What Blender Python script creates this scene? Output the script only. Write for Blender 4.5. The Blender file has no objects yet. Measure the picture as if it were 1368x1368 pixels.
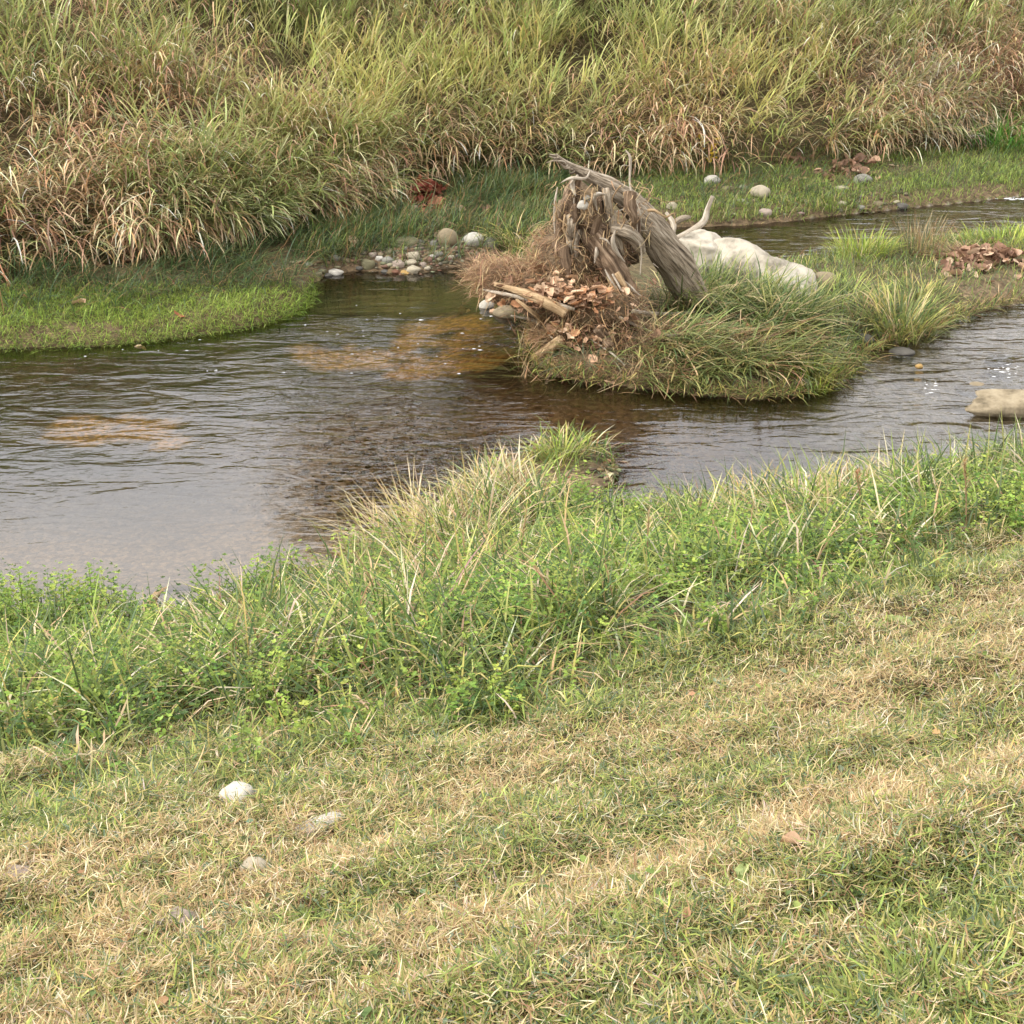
import bpy, math
import numpy as np
from mathutils import Vector, noise as mnoise

# ------------------------------------------------------------------ camera, sky, sun, exposure
SC = bpy.context.scene
COL = SC.collection
EYE = np.array([0.0, 0.0, 4.0]); PITCH = math.radians(25.0); HALF = math.radians(20.0)
cam_d = bpy.data.cameras.new('camera'); cam = bpy.data.objects.new('camera', cam_d); COL.objects.link(cam)
cam.location = EYE; cam.rotation_euler = (math.radians(90) - PITCH, 0, 0)
cam_d.sensor_width = 36; cam_d.angle = 2 * HALF; cam_d.clip_end = 2000; cam_d.clip_start = 0.05
SC.camera = cam
SUN_EL, SUN_AZ = math.radians(44), math.radians(-104)      # azimuth clockwise from +Y
w = bpy.data.worlds.new('World'); SC.world = w; w.use_nodes = True
wn = w.node_tree; wn.nodes.clear()
sky = wn.nodes.new('ShaderNodeTexSky'); sky.sky_type = 'NISHITA'; sky.sun_disc = False
sky.sun_elevation = SUN_EL; sky.sun_rotation = SUN_AZ; sky.dust_density = 4.0; sky.air_density = 1.2
hs = wn.nodes.new('ShaderNodeHueSaturation'); hs.inputs['Saturation'].default_value = 0.62
bg = wn.nodes.new('ShaderNodeBackground'); bg.inputs['Strength'].default_value = 0.15
wo = wn.nodes.new('ShaderNodeOutputWorld')
# thin bright autumn cloud over the whole sky
tc = wn.nodes.new('ShaderNodeTexCoord'); cn = wn.nodes.new('ShaderNodeTexNoise')
cn.inputs['Scale'].default_value = 2.2; cn.inputs['Detail'].default_value = 6; cn.inputs['Roughness'].default_value = 0.55
cr = wn.nodes.new('ShaderNodeMapRange'); cr.inputs[1].default_value = 0.35; cr.inputs[2].default_value = 0.62
cr.inputs[3].default_value = 0.45; cr.inputs[4].default_value = 0.95
mx = wn.nodes.new('ShaderNodeMixRGB'); mx.inputs[2].default_value = (13.8, 13.5, 13.5, 1)
wn.links.new(tc.outputs['Generated'], cn.inputs['Vector']); wn.links.new(cn.outputs['Fac'], cr.inputs[0])
wn.links.new(cr.outputs[0], mx.inputs[0]); wn.links.new(sky.outputs[0], hs.inputs['Color'])
wn.links.new(hs.outputs[0], mx.inputs[1]); wn.links.new(mx.outputs[0], bg.inputs['Color'])
wn.links.new(bg.outputs[0], wo.inputs['Surface'])
sl = bpy.data.lights.new('sun', 'SUN'); sl.energy = 2.9; sl.angle = math.radians(2.5); sl.color = (1.0, 0.97, 0.92)
sun = bpy.data.objects.new('sun', sl); COL.objects.link(sun)
SUNV = Vector((math.sin(SUN_AZ) * math.cos(SUN_EL), math.cos(SUN_AZ) * math.cos(SUN_EL), math.sin(SUN_EL)))
sun.rotation_euler = SUNV.to_track_quat('Z', 'Y').to_euler()
SC.view_settings.view_transform = 'Standard'; SC.view_settings.look = 'None'
SC.view_settings.gamma = 1.0; SC.view_settings.exposure = 0.34; SC.view_settings.use_curve_mapping = False
SC.render.engine = 'CYCLES'; SC.cycles.use_denoising = True; SC.cycles.denoiser = 'OPENIMAGEDENOISE'; SC.cycles.denoising_input_passes = 'RGB_ALBEDO_NORMAL'; SC.cycles.denoising_prefilter = 'ACCURATE'
SC.cycles.max_bounces = 8; SC.cycles.diffuse_bounces = 3; SC.cycles.glossy_bounces = 3
SC.cycles.transmission_bounces = 3; SC.cycles.transparent_max_bounces = 10

RNG = np.random.default_rng(11)
def rr(a, b, n=None): return RNG.uniform(a, b, n)

# ------------------------------------------------------------------ geometry helpers
FPX = 684 / math.tan(HALF); CP, SP = math.cos(PITCH), math.sin(PITCH)
def ray(px, py):
    a = (px - 684) / FPX; b = (684 - py) / FPX
    return np.array([a, CP + b * SP, -SP + b * CP])
def at(px, py, z=0.0):                    # point of the plane z seen there in the survey view
    d = ray(px, py); return EYE + d * ((z - EYE[2]) / d[2])
def aty(px, py, y):                       # point at distance y seen there
    d = ray(px, py); return EYE + d * (y / d[1])
def proj(P):
    Q = P - EYE; f = Q[:, 1] * CP - Q[:, 2] * SP; u = Q[:, 1] * SP + Q[:, 2] * CP
    f = np.where(f < 0.05, 0.05, f)
    return 684 + FPX * Q[:, 0] / f, 684 - FPX * u / f
TH = math.radians(26); CT, ST = math.cos(TH), math.sin(TH)
def to_su(x, y): return -x * ST + y * CT, x * CT + y * ST
def from_su(s, u): return u * CT - s * ST, u * ST + s * CT

_T = np.random.default_rng(5).random((256, 256))
def vnoise(x, y):
    xi = np.floor(x).astype(int); yi = np.floor(y).astype(int); fx = x - xi; fy = y - yi
    fx = fx * fx * (3 - 2 * fx); fy = fy * fy * (3 - 2 * fy)
    a = _T[xi & 255, yi & 255]; b = _T[(xi + 1) & 255, yi & 255]; c = _T[xi & 255, (yi + 1) & 255]; d = _T[(xi + 1) & 255, (yi + 1) & 255]
    return (a * (1 - fx) + b * fx) * (1 - fy) + (c * (1 - fx) + d * fx) * fy
def fbm(x, y, o=4):
    v = 0; a = .5
    for i in range(o): v = v + a * vnoise(x * 2 ** i + 17.3 * i, y * 2 ** i + 5.1 * i); a *= .5
    return v / (1 - .5 ** o)
def sstep(a, b, x):
    t = np.clip((x - a) / (b - a), 0, 1); return t * t * (3 - 2 * t)

def poly_sd(poly, x, y):                  # signed distance, positive inside
    d2 = np.full(x.shape, 1e9); inside = np.zeros(x.shape, bool); n = len(poly)
    for i in range(n):
        ax, ay = poly[i]; bx, by = poly[(i + 1) % n]; ex, ey = bx - ax, by - ay
        L = ex * ex + ey * ey
        if L < 1e-12: continue
        t = np.clip(((x - ax) * ex + (y - ay) * ey) / L, 0, 1)
        d2 = np.minimum(d2, (x - ax - t * ex) ** 2 + (y - ay - t * ey) ** 2)
        if ey != 0:
            c = ((ay > y) != (by > y)) & (x < ex * (y - ay) / ey + ax); inside ^= c
    return np.where(inside, 1, -1) * np.sqrt(d2)
def smooth_line(pts, k=4):
    pts = [np.array(p, float) for p in pts]; out = []
    for i in range(len(pts) - 1):
        p0 = pts[max(i - 1, 0)]; p1 = pts[i]; p2 = pts[i + 1]; p3 = pts[min(i + 2, len(pts) - 1)]
        for j in range(k):
            t = j / k
            out.append(.5 * ((2 * p1) + (-p0 + p2) * t + (2 * p0 - 5 * p1 + 4 * p2 - p3) * t * t + (-p0 + 3 * p1 - 3 * p2 + p3) * t ** 3))
    out.append(pts[-1]); return out
def gpt(p): q = at(*p); return (q[0], q[1])

near_px = [(-150, 830), (0, 822), (120, 828), (230, 822), (330, 812), (430, 780), (540, 735), (620, 690), (665, 645), (705, 612), (760, 602), (815, 612),
           (825, 640), (790, 665), (800, 692), (880, 700), (980, 690), (1080, 690), (1200, 684), (1300, 668), (1400, 648), (1560, 610)]
near_ln = smooth_line([gpt(p) for p in near_px], 3)
a0 = from_su(8.0, -200); a1 = from_su(6.3, 200)
NEAR = [a0] + [tuple(p) for p in near_ln] + [a1, from_su(-300, 200), from_su(-300, -200)]
far_px = [(-160, 480), (0, 466), (120, 462), (230, 452), (330, 437), (395, 416), (412, 395), (425, 372), (480, 362), (560, 364), (640, 350), (700, 338),
          (760, 322), (840, 306), (920, 303), (1000, 300), (1080, 292), (1180, 281), (1280, 271), (1368, 262), (1500, 250)]
far_ln = smooth_line([gpt(p) for p in far_px], 3)
FAR = [from_su(13.2, -200)] + [tuple(p) for p in far_ln] + [from_su(14.2, 200), from_su(400, 200), from_su(400, -200)]
isl_px = [(668, 368), (700, 352), (770, 342), (860, 338), (950, 350), (1020, 360), (1080, 356), (1140, 342), (1220, 330), (1300, 322), (1400, 314), (1560, 304),
          (1600, 330), (1500, 372), (1400, 396), (1320, 414), (1270, 430), (1235, 448), (1180, 462), (1140, 484), (1120, 508), (1070, 526), (1000, 532), (900, 524), (800, 512), (735, 498), (712, 470), (700, 430), (672, 402)]
isl_ln = smooth_line([gpt(p) for p in isl_px + isl_px[:1]], 3)
ISL = [tuple(p) for p in isl_ln]

WADC = at(800, 430, 0.2)
def height(x, y, detail=True):
    s, u = to_su(x, y)
    dn = poly_sd(NEAR, x, y); df = poly_sd(FAR, x, y); di = poly_sd(ISL, x, y)
    n1 = fbm(x * .9, y * .9) - .5; n2 = fbm(x * 4, y * 4, 3) - .5
    zn = np.clip(2.4 - .29 * s, -9, 2.4) + .10 * n1 + .08 * n2 + .16 * (fbm(s * 2.4 + 3, u * .5, 3) - .5) - .15 * np.maximum(s - 4.4, 0)
    zn = np.maximum(zn, .06 + .08 * np.maximum(dn, 0) + .05 * n2)
    zs = .03 + .75 * dn
    spit = np.exp(-(((x - SPIT[0]) / .45) ** 2 + ((y - SPIT[1]) / .42) ** 2))
    zs = zs * (1 - .8 * spit)
    zn = np.minimum(zn, np.maximum(zs, -.3)); k = .12
    zn = np.where(dn > 0, zn, -9)
    s0 = 15.7 + 1.2 * np.exp(-((u - 7.8) / 2.3) ** 2) - .75 * sstep(5.6, 3.6, u)
    rise = np.clip(.62 * np.maximum(s - s0, 0), 0, .55) + .42 * np.maximum(s - s0 - .9, 0)
    rise = np.minimum(rise, 3.4)
    zf = np.minimum(.03 + .35 * df, .11 + .03 * df) + .06 * n2 + rise + .12 * n1 * np.minimum(rise, 1)
    zf = np.where(df > 0, zf, -9)
    zi = np.minimum(.02 + .30 * di, .15) + .05 * n2 + .12 * np.exp(-(((x - WADC[0]) / .75) ** 2 + ((y - WADC[1] - .25) / .7) ** 2))
    zi = np.where(di > 0, zi, -9)
    land = np.maximum(np.maximum(zn, zf), zi)
    dw = -np.maximum(np.maximum(dn, df), di)
    bed = -np.minimum(.02 + .22 * dw, .24) + .07 * n1 + .03 * n2
    bed = np.minimum(bed, -.012 - .02 * np.minimum(dw * 5, 1))
    return np.where(land > -5, land, bed)
SPIT = at(755, 640, 0)
def gz(x, y):
    return float(height(np.array([x], float), np.array([y], float))[0])
def hit(px, py, lift=0.0):                # where a sight line meets the ground
    d = ray(px, py); lo, hi = 1.5, 40.0
    for n in (240, 60):
        t = np.linspace(lo, hi, n); P = EYE + t[:, None] * d; h = height(P[:, 0], P[:, 1]) + lift
        i = max(int(np.argmax(P[:, 2] < h)), 1); lo, hi = t[i - 1], t[i]
    return P[i]

# ------------------------------------------------------------------ materials
def mat(name):
    m = bpy.data.materials.new(name); m.use_nodes = True; nt = m.node_tree; nt.nodes.clear()
    return m, nt, nt.nodes, nt.links
def lin(r, g, b, k=1.0):
    f = lambda c: (c / 255 / 12.92 if c <= 10 else ((c / 255 + .055) / 1.055) ** 2.4)
    return np.array([f(r) * k, f(g) * k, f(b) * k])
def blade_material(name, trans=.35, rough=.45, spec=.25):
    m, nt, N, L = mat(name)
    o = N.new('ShaderNodeOutputMaterial'); p = N.new('ShaderNodeBsdfPrincipled'); t = N.new('ShaderNodeBsdfTranslucent'); mx = N.new('ShaderNodeMixShader')
    a = N.new('ShaderNodeAttribute'); a.attribute_name = 'Col'
    nz = N.new('ShaderNodeTexNoise'); nz.inputs['Scale'].default_value = 60; geo = N.new('ShaderNodeNewGeometry')
    L.new(geo.outputs['Position'], nz.inputs['Vector'])
    mr = N.new('ShaderNodeMapRange'); mr.inputs[3].default_value = .75; mr.inputs[4].default_value = 1.25
    L.new(nz.outputs['Fac'], mr.inputs[0])
    mu = N.new('ShaderNodeVectorMath'); mu.operation = 'SCALE'
    L.new(a.outputs['Color'], mu.inputs[0]); L.new(mr.outputs[0], mu.inputs['Scale'])
    p.inputs['Roughness'].default_value = rough; p.inputs['Specular IOR Level'].default_value = spec
    L.new(mu.outputs[0], p.inputs['Base Color']); L.new(mu.outputs[0], t.inputs['Color'])
    mx.inputs[0].default_value = trans
    L.new(p.outputs[0], mx.inputs[1]); L.new(t.outputs[0], mx.inputs[2]); L.new(mx.outputs[0], o.inputs['Surface'])
    return m
M_GRASS = blade_material('grass_blade')
M_STRAW = blade_material('straw', .2, .6, .2)
M_LEAF = blade_material('herb_leaf', .35, .4, .3)

def noise_material(name, c1, c2, scale, rough=.8, bump=.3, stretch=(1, 1, 1), detail=8, c3=None, coord='Object', spec=.3, fine=None):
    m, nt, N, L = mat(name)
    o = N.new('ShaderNodeOutputMaterial'); p = N.new('ShaderNodeBsdfPrincipled')
    tc = N.new('ShaderNodeTexCoord'); mp = N.new('ShaderNodeMapping'); mp.inputs['Scale'].default_value = stretch
    nz = N.new('ShaderNodeTexNoise'); nz.inputs['Scale'].default_value = scale; nz.inputs['Detail'].default_value = detail; nz.inputs['Roughness'].default_value = .62
    ga = N.new('ShaderNodeAttribute'); ga.attribute_name = 'Col'
    L.new(ga.outputs['Vector'] if coord == 'grain' else tc.outputs[coord], mp.inputs[0]); L.new(mp.outputs[0], nz.inputs['Vector'])
    cr = N.new('ShaderNodeValToRGB'); e = cr.color_ramp.elements
    e[0].position = .32; e[0].color = (*c1, 1); e[1].position = .68; e[1].color = (*c2, 1)
    if c3 is not None: k = e.new(.5); k.color = (*c3, 1)
    L.new(nz.outputs['Fac'], cr.inputs[0]); L.new(cr.outputs[0], p.inputs['Base Color'])
    n2 = N.new('ShaderNodeTexNoise'); n2.inputs['Scale'].default_value = fine or scale * 5; n2.inputs['Detail'].default_value = 6
    L.new(mp.outputs[0], n2.inputs['Vector'])
    bp = N.new('ShaderNodeBump'); bp.inputs['Strength'].default_value = bump; bp.inputs['Distance'].default_value = .02
    L.new(n2.outputs['Fac'], bp.inputs['Height']); L.new(bp.outputs[0], p.inputs['Normal'])
    p.inputs['Roughness'].default_value = rough; p.inputs['Specular IOR Level'].default_value = spec
    L.new(p.outputs[0], o.inputs['Surface']); return m

def ground_material():
    m, nt, N, L = mat('bank_and_bed')
    o = N.new('ShaderNodeOutputMaterial'); p = N.new('ShaderNodeBsdfPrincipled')
    a = N.new('ShaderNodeAttribute'); a.attribute_name = 'Col'
    geo = N.new('ShaderNodeNewGeometry')
    nz = N.new('ShaderNodeTexNoise'); nz.inputs['Scale'].default_value = 22; nz.inputs['Detail'].default_value = 8; nz.inputs['Roughness'].default_value = .7
    vo = N.new('ShaderNodeTexVoronoi'); vo.inputs['Scale'].default_value = 26
    L.new(geo.outputs['Position'], nz.inputs['Vector']); L.new(geo.outputs['Position'], vo.inputs['Vector'])
    mr = N.new('ShaderNodeMapRange'); mr.inputs[1].default_value = .3; mr.inputs[2].default_value = .7; mr.inputs[3].default_value = .5; mr.inputs[4].default_value = 1.5
    L.new(nz.outputs['Fac'], mr.inputs[0])
    sep = N.new('ShaderNodeSeparateColor'); L.new(vo.outputs['Color'], sep.inputs[0])
    mv = N.new('ShaderNodeMapRange'); mv.inputs[3].default_value = .65; mv.inputs[4].default_value = 1.35; L.new(sep.outputs[0], mv.inputs[0])
    mm = N.new('ShaderNodeMath'); mm.operation = 'MULTIPLY'; L.new(mr.outputs[0], mm.inputs[0]); L.new(mv.outputs[0], mm.inputs[1])
    mu = N.new('ShaderNodeVectorMath'); mu.operation = 'SCALE'; L.new(a.outputs['Color'], mu.inputs[0]); L.new(mm.outputs[0], mu.inputs['Scale'])
    L.new(mu.outputs[0], p.inputs['Base Color']); p.inputs['Roughness'].default_value = .85; p.inputs['Specular IOR Level'].default_value = .2
    bp = N.new('ShaderNodeBump'); bp.inputs['Strength'].default_value = .6; bp.inputs['Distance'].default_value = .02
    L.new(nz.outputs['Fac'], bp.inputs['Height']); L.new(bp.outputs[0], p.inputs['Normal'])
    L.new(p.outputs[0], o.inputs['Surface']); return m

def water_material():
    m, nt, N, L = mat('stream_water')
    o = N.new('ShaderNodeOutputMaterial'); geo = N.new('ShaderNodeNewGeometry')
    def wave(scale, st, rot, detail, dist=0.0):
        mp = N.new('ShaderNodeMapping'); mp.inputs['Scale'].default_value = st; mp.inputs['Rotation'].default_value = (0, 0, rot)
        L.new(geo.outputs['Position'], mp.inputs[0])
        nz = N.new('ShaderNodeTexNoise'); nz.inputs['Scale'].default_value = scale; nz.inputs['Detail'].default_value = detail
        nz.inputs['Roughness'].default_value = .5; nz.inputs['Distortion'].default_value = dist
        L.new(mp.outputs[0], nz.inputs['Vector']); return nz.outputs['Fac']
    w1 = wave(3.2, (.55, 1.5, 1), -.30, 2, .8); w2 = wave(12, (.6, 1.6, 1), -.15, 3, .8); w3 = wave(1.1, (1, 1, 1), 0, 1)
    # calmer and rougher reaches of the current
    at_ = N.new('ShaderNodeAttribute'); at_.attribute_name = 'Col'
    sp = N.new('ShaderNodeSeparateColor'); L.new(at_.outputs['Color'], sp.inputs[0])
    def mul(a, b):
        q = N.new('ShaderNodeMath'); q.operation = 'MULTIPLY'
        (L.new(a, q.inputs[0]) if not isinstance(a, float) else setattr(q.inputs[0], 'default_value', a))
        (L.new(b, q.inputs[1]) if not isinstance(b, float) else setattr(q.inputs[1], 'default_value', b)); return q.outputs[0]
    def add(a, b):
        q = N.new('ShaderNodeMath'); q.operation = 'ADD'; L.new(a, q.inputs[0]); L.new(b, q.inputs[1]); return q.outputs[0]
    hgt = mul(add(mul(w1, .016), mul(w2, .0032)), sp.outputs[0])
    bp = N.new('ShaderNodeBump'); bp.inputs['Strength'].default_value = 1.0; bp.inputs['Distance'].default_value = 1.0
    L.new(hgt, bp.inputs['Height'])
    fr = N.new('ShaderNodeFresnel'); fr.inputs['IOR'].default_value = 2.05; L.new(bp.outputs[0], fr.inputs['Normal'])
    gl = N.new('ShaderNodeBsdfGlossy'); gl.inputs['Roughness'].default_value = .04; L.new(bp.outputs[0], gl.inputs['Normal'])
    tr = N.new('ShaderNodeBsdfTransparent'); tr.inputs['Color'].default_value = (.88, .81, .64, 1)
    mx = N.new('ShaderNodeMixShader'); L.new(fr.outputs[0], mx.inputs[0]); L.new(tr.outputs[0], mx.inputs[1]); L.new(gl.outputs[0], mx.inputs[2])
    L.new(mx.outputs[0], o.inputs['Surface']); return m

# ------------------------------------------------------------------ mesh helpers
def mesh_np(name, V, faces, colors=None, material=None, smooth=True, parent=None):
    """faces: list of integer arrays (n,3) or (n,4)"""
    me = bpy.data.meshes.new(name); V = np.asarray(V, np.float32)
    me.vertices.add(len(V)); me.vertices.foreach_set('co', V.ravel())
    idx = np.concatenate([f.ravel() for f in faces]).astype(np.int32)
    tot = np.concatenate([np.full(len(f), f.shape[1]) for f in faces]).astype(np.int32)
    st = np.concatenate([[0], np.cumsum(tot)[:-1]]).astype(np.int32)
    me.loops.add(len(idx)); me.loops.foreach_set('vertex_index', idx)
    me.polygons.add(len(tot)); me.polygons.foreach_set('loop_start', st); me.polygons.foreach_set('loop_total', tot)
    if smooth: me.polygons.foreach_set('use_smooth', np.ones(len(tot), bool))
    me.update(calc_edges=True)
    if colors is not None:
        ca = me.color_attributes.new('Col', 'FLOAT_COLOR', 'POINT'); c4 = np.ones((len(V), 4), np.float32); c4[:, :3] = colors
        ca.data.foreach_set('color', c4.ravel())
    if material: me.materials.append(material)
    o = bpy.data.objects.new(name, me); COL.objects.link(o)
    if parent: o.parent = parent
    return o
def tag(o, label=None, cat=None, group=None, kind=None):
    if label: o['label'] = label
    if cat: o['category'] = cat
    if group: o['group'] = group
    if kind: o['kind'] = kind
    return o
def empty(name, loc, label, cat, group=None):
    o = bpy.data.objects.new(name, None); o.location = loc; o.empty_display_size = .05; COL.objects.link(o); return tag(o, label, cat, group)

class Bag:                                  # collects vertices, faces, colours of one object
    def __init__(s): s.V = []; s.F = {3: [], 4: []}; s.C = []; s.n = 0
    def add(s, V, faces, C):
        s.V.append(V); s.C.append(C)
        for f in faces: s.F[f.shape[1]].append(f + s.n)
        s.n += len(V)
    def build(s, name, material, parent=None, origin=None):
        V = np.concatenate(s.V); C = np.concatenate(s.C)
        if origin is not None: V = V - np.asarray(origin)
        fs = [np.concatenate(s.F[k]) for k in (4, 3) if s.F[k]]
        o = mesh_np(name, V, fs, C, material, True, parent)
        if origin is not None and parent is None: o.location = origin
        return o

def blades(bag, P, L, W, az, tilt, droop, c0, c1, seg=3, yaw=0.0, prof='blade'):
    """ribbon leaves: P roots, L length, W width, az heading, tilt from vertical at root, droop added along it"""
    N = len(P)
    if N == 0: return
    b = lambda v: np.broadcast_to(np.asarray(v, float), (N,))
    L, W, az, tilt, droop, yaw = map(b, (L, W, az, tilt, droop, yaw))
    c0 = np.broadcast_to(c0, (N, 3)); c1 = np.broadcast_to(c1, (N, 3))
    d = np.stack([np.cos(az), np.sin(az), np.zeros(N)], 1)
    pos = P.astype(float).copy(); rows = []; cols = []
    wp = {'blade': lambda t: (.55 + .9 * t) * (1 - t ** 2.2) ** .7 if t < 1 else 0, 'thin': lambda t: 1 - .75 * t,
          'leaf': lambda t: .25 + 1.0 * math.sin(math.pi * min(t * .95 + .08, 1))}[prof]
    for i in range(seg + 1):
        t = i / seg; a2 = az + yaw * t
        d2 = np.stack([np.cos(a2), np.sin(a2), np.zeros(N)], 1)
        ph = tilt + droop * (t - .5 / seg)
        if i > 0: pos = pos + (L / seg)[:, None] * (np.sin(ph)[:, None] * d2 + np.cos(ph)[:, None] * np.array([0, 0, 1.]))
        c = c0 * (1 - t) + c1 * t
        if i == seg: rows.append(pos[:, None, :]); cols.append(c[:, None, :]); break
        sd = np.stack([-d2[:, 1], d2[:, 0], np.zeros(N)], 1) * (W * wp(t) * .5)[:, None]
        rows.append(np.stack([pos - sd, pos + sd], 1)); cols.append(np.stack([c, c], 1))
    V = np.concatenate(rows, 1); C = np.concatenate(cols, 1); k = V.shape[1]
    base = (np.arange(N) * k)[:, None]
    q = [base + np.array([[2 * i, 2 * i + 1, 2 * i + 3, 2 * i + 2]]) for i in range(seg - 1)]
    t3 = base + np.array([[2 * seg - 2, 2 * seg - 1, 2 * seg]])
    fs = ([np.concatenate(q)] if q else []) + [t3]
    bag.add(V.reshape(-1, 3), fs, C.reshape(-1, 3))

def mixc(a, b, t): t = np.asarray(t)[:, None]; return a * (1 - t) + b * t
def jitter(c, n, s=.18):
    c = np.broadcast_to(c, (n, 3)); return np.clip(c * (1 + RNG.normal(0, s, (n, 1))) * (1 + RNG.normal(0, s * .35, (n, 3))), .004, .95)
def pick(cols, n, wts=None):
    cols = np.array(cols); return cols[RNG.choice(len(cols), n, p=None if wts is None else np.array(wts) / np.sum(wts))]
def on_ground(x, y, dz=0): return np.stack([x, y, height(x, y) + dz], 1)

def leaf_scatter(bag, P, size, az, pitch, roll, col, shape='oval'):
    """one folded leaflet (8 triangles at most) for each point"""
    if shape == 'oval': T = np.array([[0, 0, 0], [.32, .45, .12], [0, .5, 0], [-.32, .45, .12], [.2, .85, .06], [0, 1, -.06], [-.2, .85, .06]])
    else: T = np.array([[0, 0, 0], [.42, .3, .14], [0, .5, 0], [-.42, .3, .14], [.26, .8, .02], [0, 1, -.2], [-.26, .8, .02]])
    F = np.array([[0, 1, 2], [0, 2, 3], [1, 4, 2], [2, 6, 3], [2, 4, 5], [2, 5, 6]])
    N = len(P); b = lambda v: np.broadcast_to(np.asarray(v, float), (N,)); size, az, pitch, roll = map(b, (size, az, pitch, roll))
    x, y, z = [np.broadcast_to(T[:, i], (N, len(T))) for i in range(3)]
    cr, sr = np.cos(roll)[:, None], np.sin(roll)[:, None]; x, z = x * cr + z * sr, -x * sr + z * cr
    cp, sp = np.cos(pitch)[:, None], np.sin(pitch)[:, None]; y, z = y * cp - z * sp, y * sp + z * cp
    ca, sa = np.cos(az)[:, None], np.sin(az)[:, None]; x, y = x * ca - y * sa, x * sa + y * ca
    V = np.stack([x, y, z], 2) * size[:, None, None] + P[:, None, :]
    C = np.repeat(np.broadcast_to(col, (N, 3))[:, None, :], len(T), 1)
    bag.add(V.reshape(-1, 3), [(np.arange(N) * len(T))[:, None, None].repeat(len(F), 1).reshape(-1, 1) + np.tile(F, (N, 1))], C.reshape(-1, 3))

def tube(path, radii, sides=10, k=5, rough=.12, seed=0, flat=1.0, ribs=0.0, freq=6.0, cap=True):
    """gnarled tapering limb along a smooth path"""
    pr = smooth_line([(*p, r) for p, r in zip(path, radii)], k)
    pts = [Vector(p[:3]) for p in pr]; rad = [max(p[3], .002) for p in pr]
    V = []; F4 = []; F3 = []; GR = []; arc = 0.0
    up = Vector((.13, .3, 1)).normalized(); n = len(pts); prevx = None
    for i in range(n):
        tg = (pts[min(i + 1, n - 1)] - pts[max(i - 1, 0)]).normalized()
        if prevx is None: prevx = tg.cross(up if abs(tg.dot(up)) < .9 else Vector((1, 0, 0))).normalized()
        xx = (prevx - tg * prevx.dot(tg)).normalized(); yy = tg.cross(xx); prevx = xx
        for j in range(sides):
            a = 2 * math.pi * j / sides; r = rad[i]
            q = xx * math.cos(a) + yy * math.sin(a) * flat
            nv = mnoise.noise(Vector((seed * 7.7 + q.x * 1.6, q.y * 1.6 + i * .13 * freq / 6, q.z * 1.6 + seed)))
            nw = mnoise.noise((pts[i] + q * r) * freq + Vector((seed, 0, 0)))
            rg = mnoise.noise(Vector((math.cos(a) * 2.6 + seed, math.sin(a) * 2.6, arc * 1.3 + .4 * math.sin(arc * 3))))
            rg2 = mnoise.noise(Vector((math.cos(a) * 6 + seed, math.sin(a) * 6, arc * 2.2)))
            r = r * (1 + rough * (nv * 1.0 + nw) + ribs * (2.6 * rg + 1.6 * rg2))
            V.append(tuple(pts[i] + q * r)); GR.append((math.cos(a + arc) * rad[i] * 9, math.sin(a + arc) * rad[i] * 9, arc * .55 + seed))
        if i < n - 1: arc += (pts[i + 1] - pts[i]).length
    for i in range(n - 1):
        for j in range(sides):
            k2 = (j + 1) % sides; F4.append((i * sides + j, i * sides + k2, (i + 1) * sides + k2, (i + 1) * sides + j))
    if cap:
        for i, sgn in ((0, 1), (n - 1, -1)):
            c = len(V); V.append(tuple(pts[i])); GR.append((0, 0, arc + seed))
            for j in range(sides):
                t = (i * sides + j, c, i * sides + (j + 1) % sides); F3.append(t if sgn > 0 else t[::-1])
    return np.array(V), np.array(F4), np.array(F3).reshape(-1, 3), np.array(GR)
def limb(name, path, radii, material, parent=None, origin=None, **kw):
    V, f4, f3, gr = tube(path, radii, **kw)
    if parent is not None: V = V - np.array(parent.location)
    elif origin is None: origin = V[np.argmin(V[:, 2])]
    if parent is None: V = V - np.asarray(origin)
    o = mesh_np(name, V, [f for f in (f4, f3) if len(f)], gr, material, True, parent)
    if parent is None: o.location = origin
    return o

_ico = {}
def ico(sub):
    if sub in _ico: return _ico[sub]
    import bmesh
    bm = bmesh.new(); bmesh.ops.create_icosphere(bm, subdivisions=sub, radius=1); V = np.array([v.co[:] for v in bm.verts]); F = np.array([[v.index for v in f.verts] for f in bm.faces]); bm.free()
    _ico[sub] = (V, F); return _ico[sub]
def lump(sub, dims, seed, amp=.14, freq=1.4, boxy=0.0, fine=.03):
    V, F = ico(sub); V = V.copy()
    if boxy: V = np.sign(V) * np.abs(V) ** (1 - boxy)
    out = []
    for v in V:
        q = Vector(v); k = 1 + amp * mnoise.noise(q * freq + Vector((seed * 3.1, seed, 0))) + fine * mnoise.noise(q * freq * 4 + Vector((seed, 0, 9)))
        out.append(q * k)
    return np.array(out) * np.array(dims), F

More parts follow.
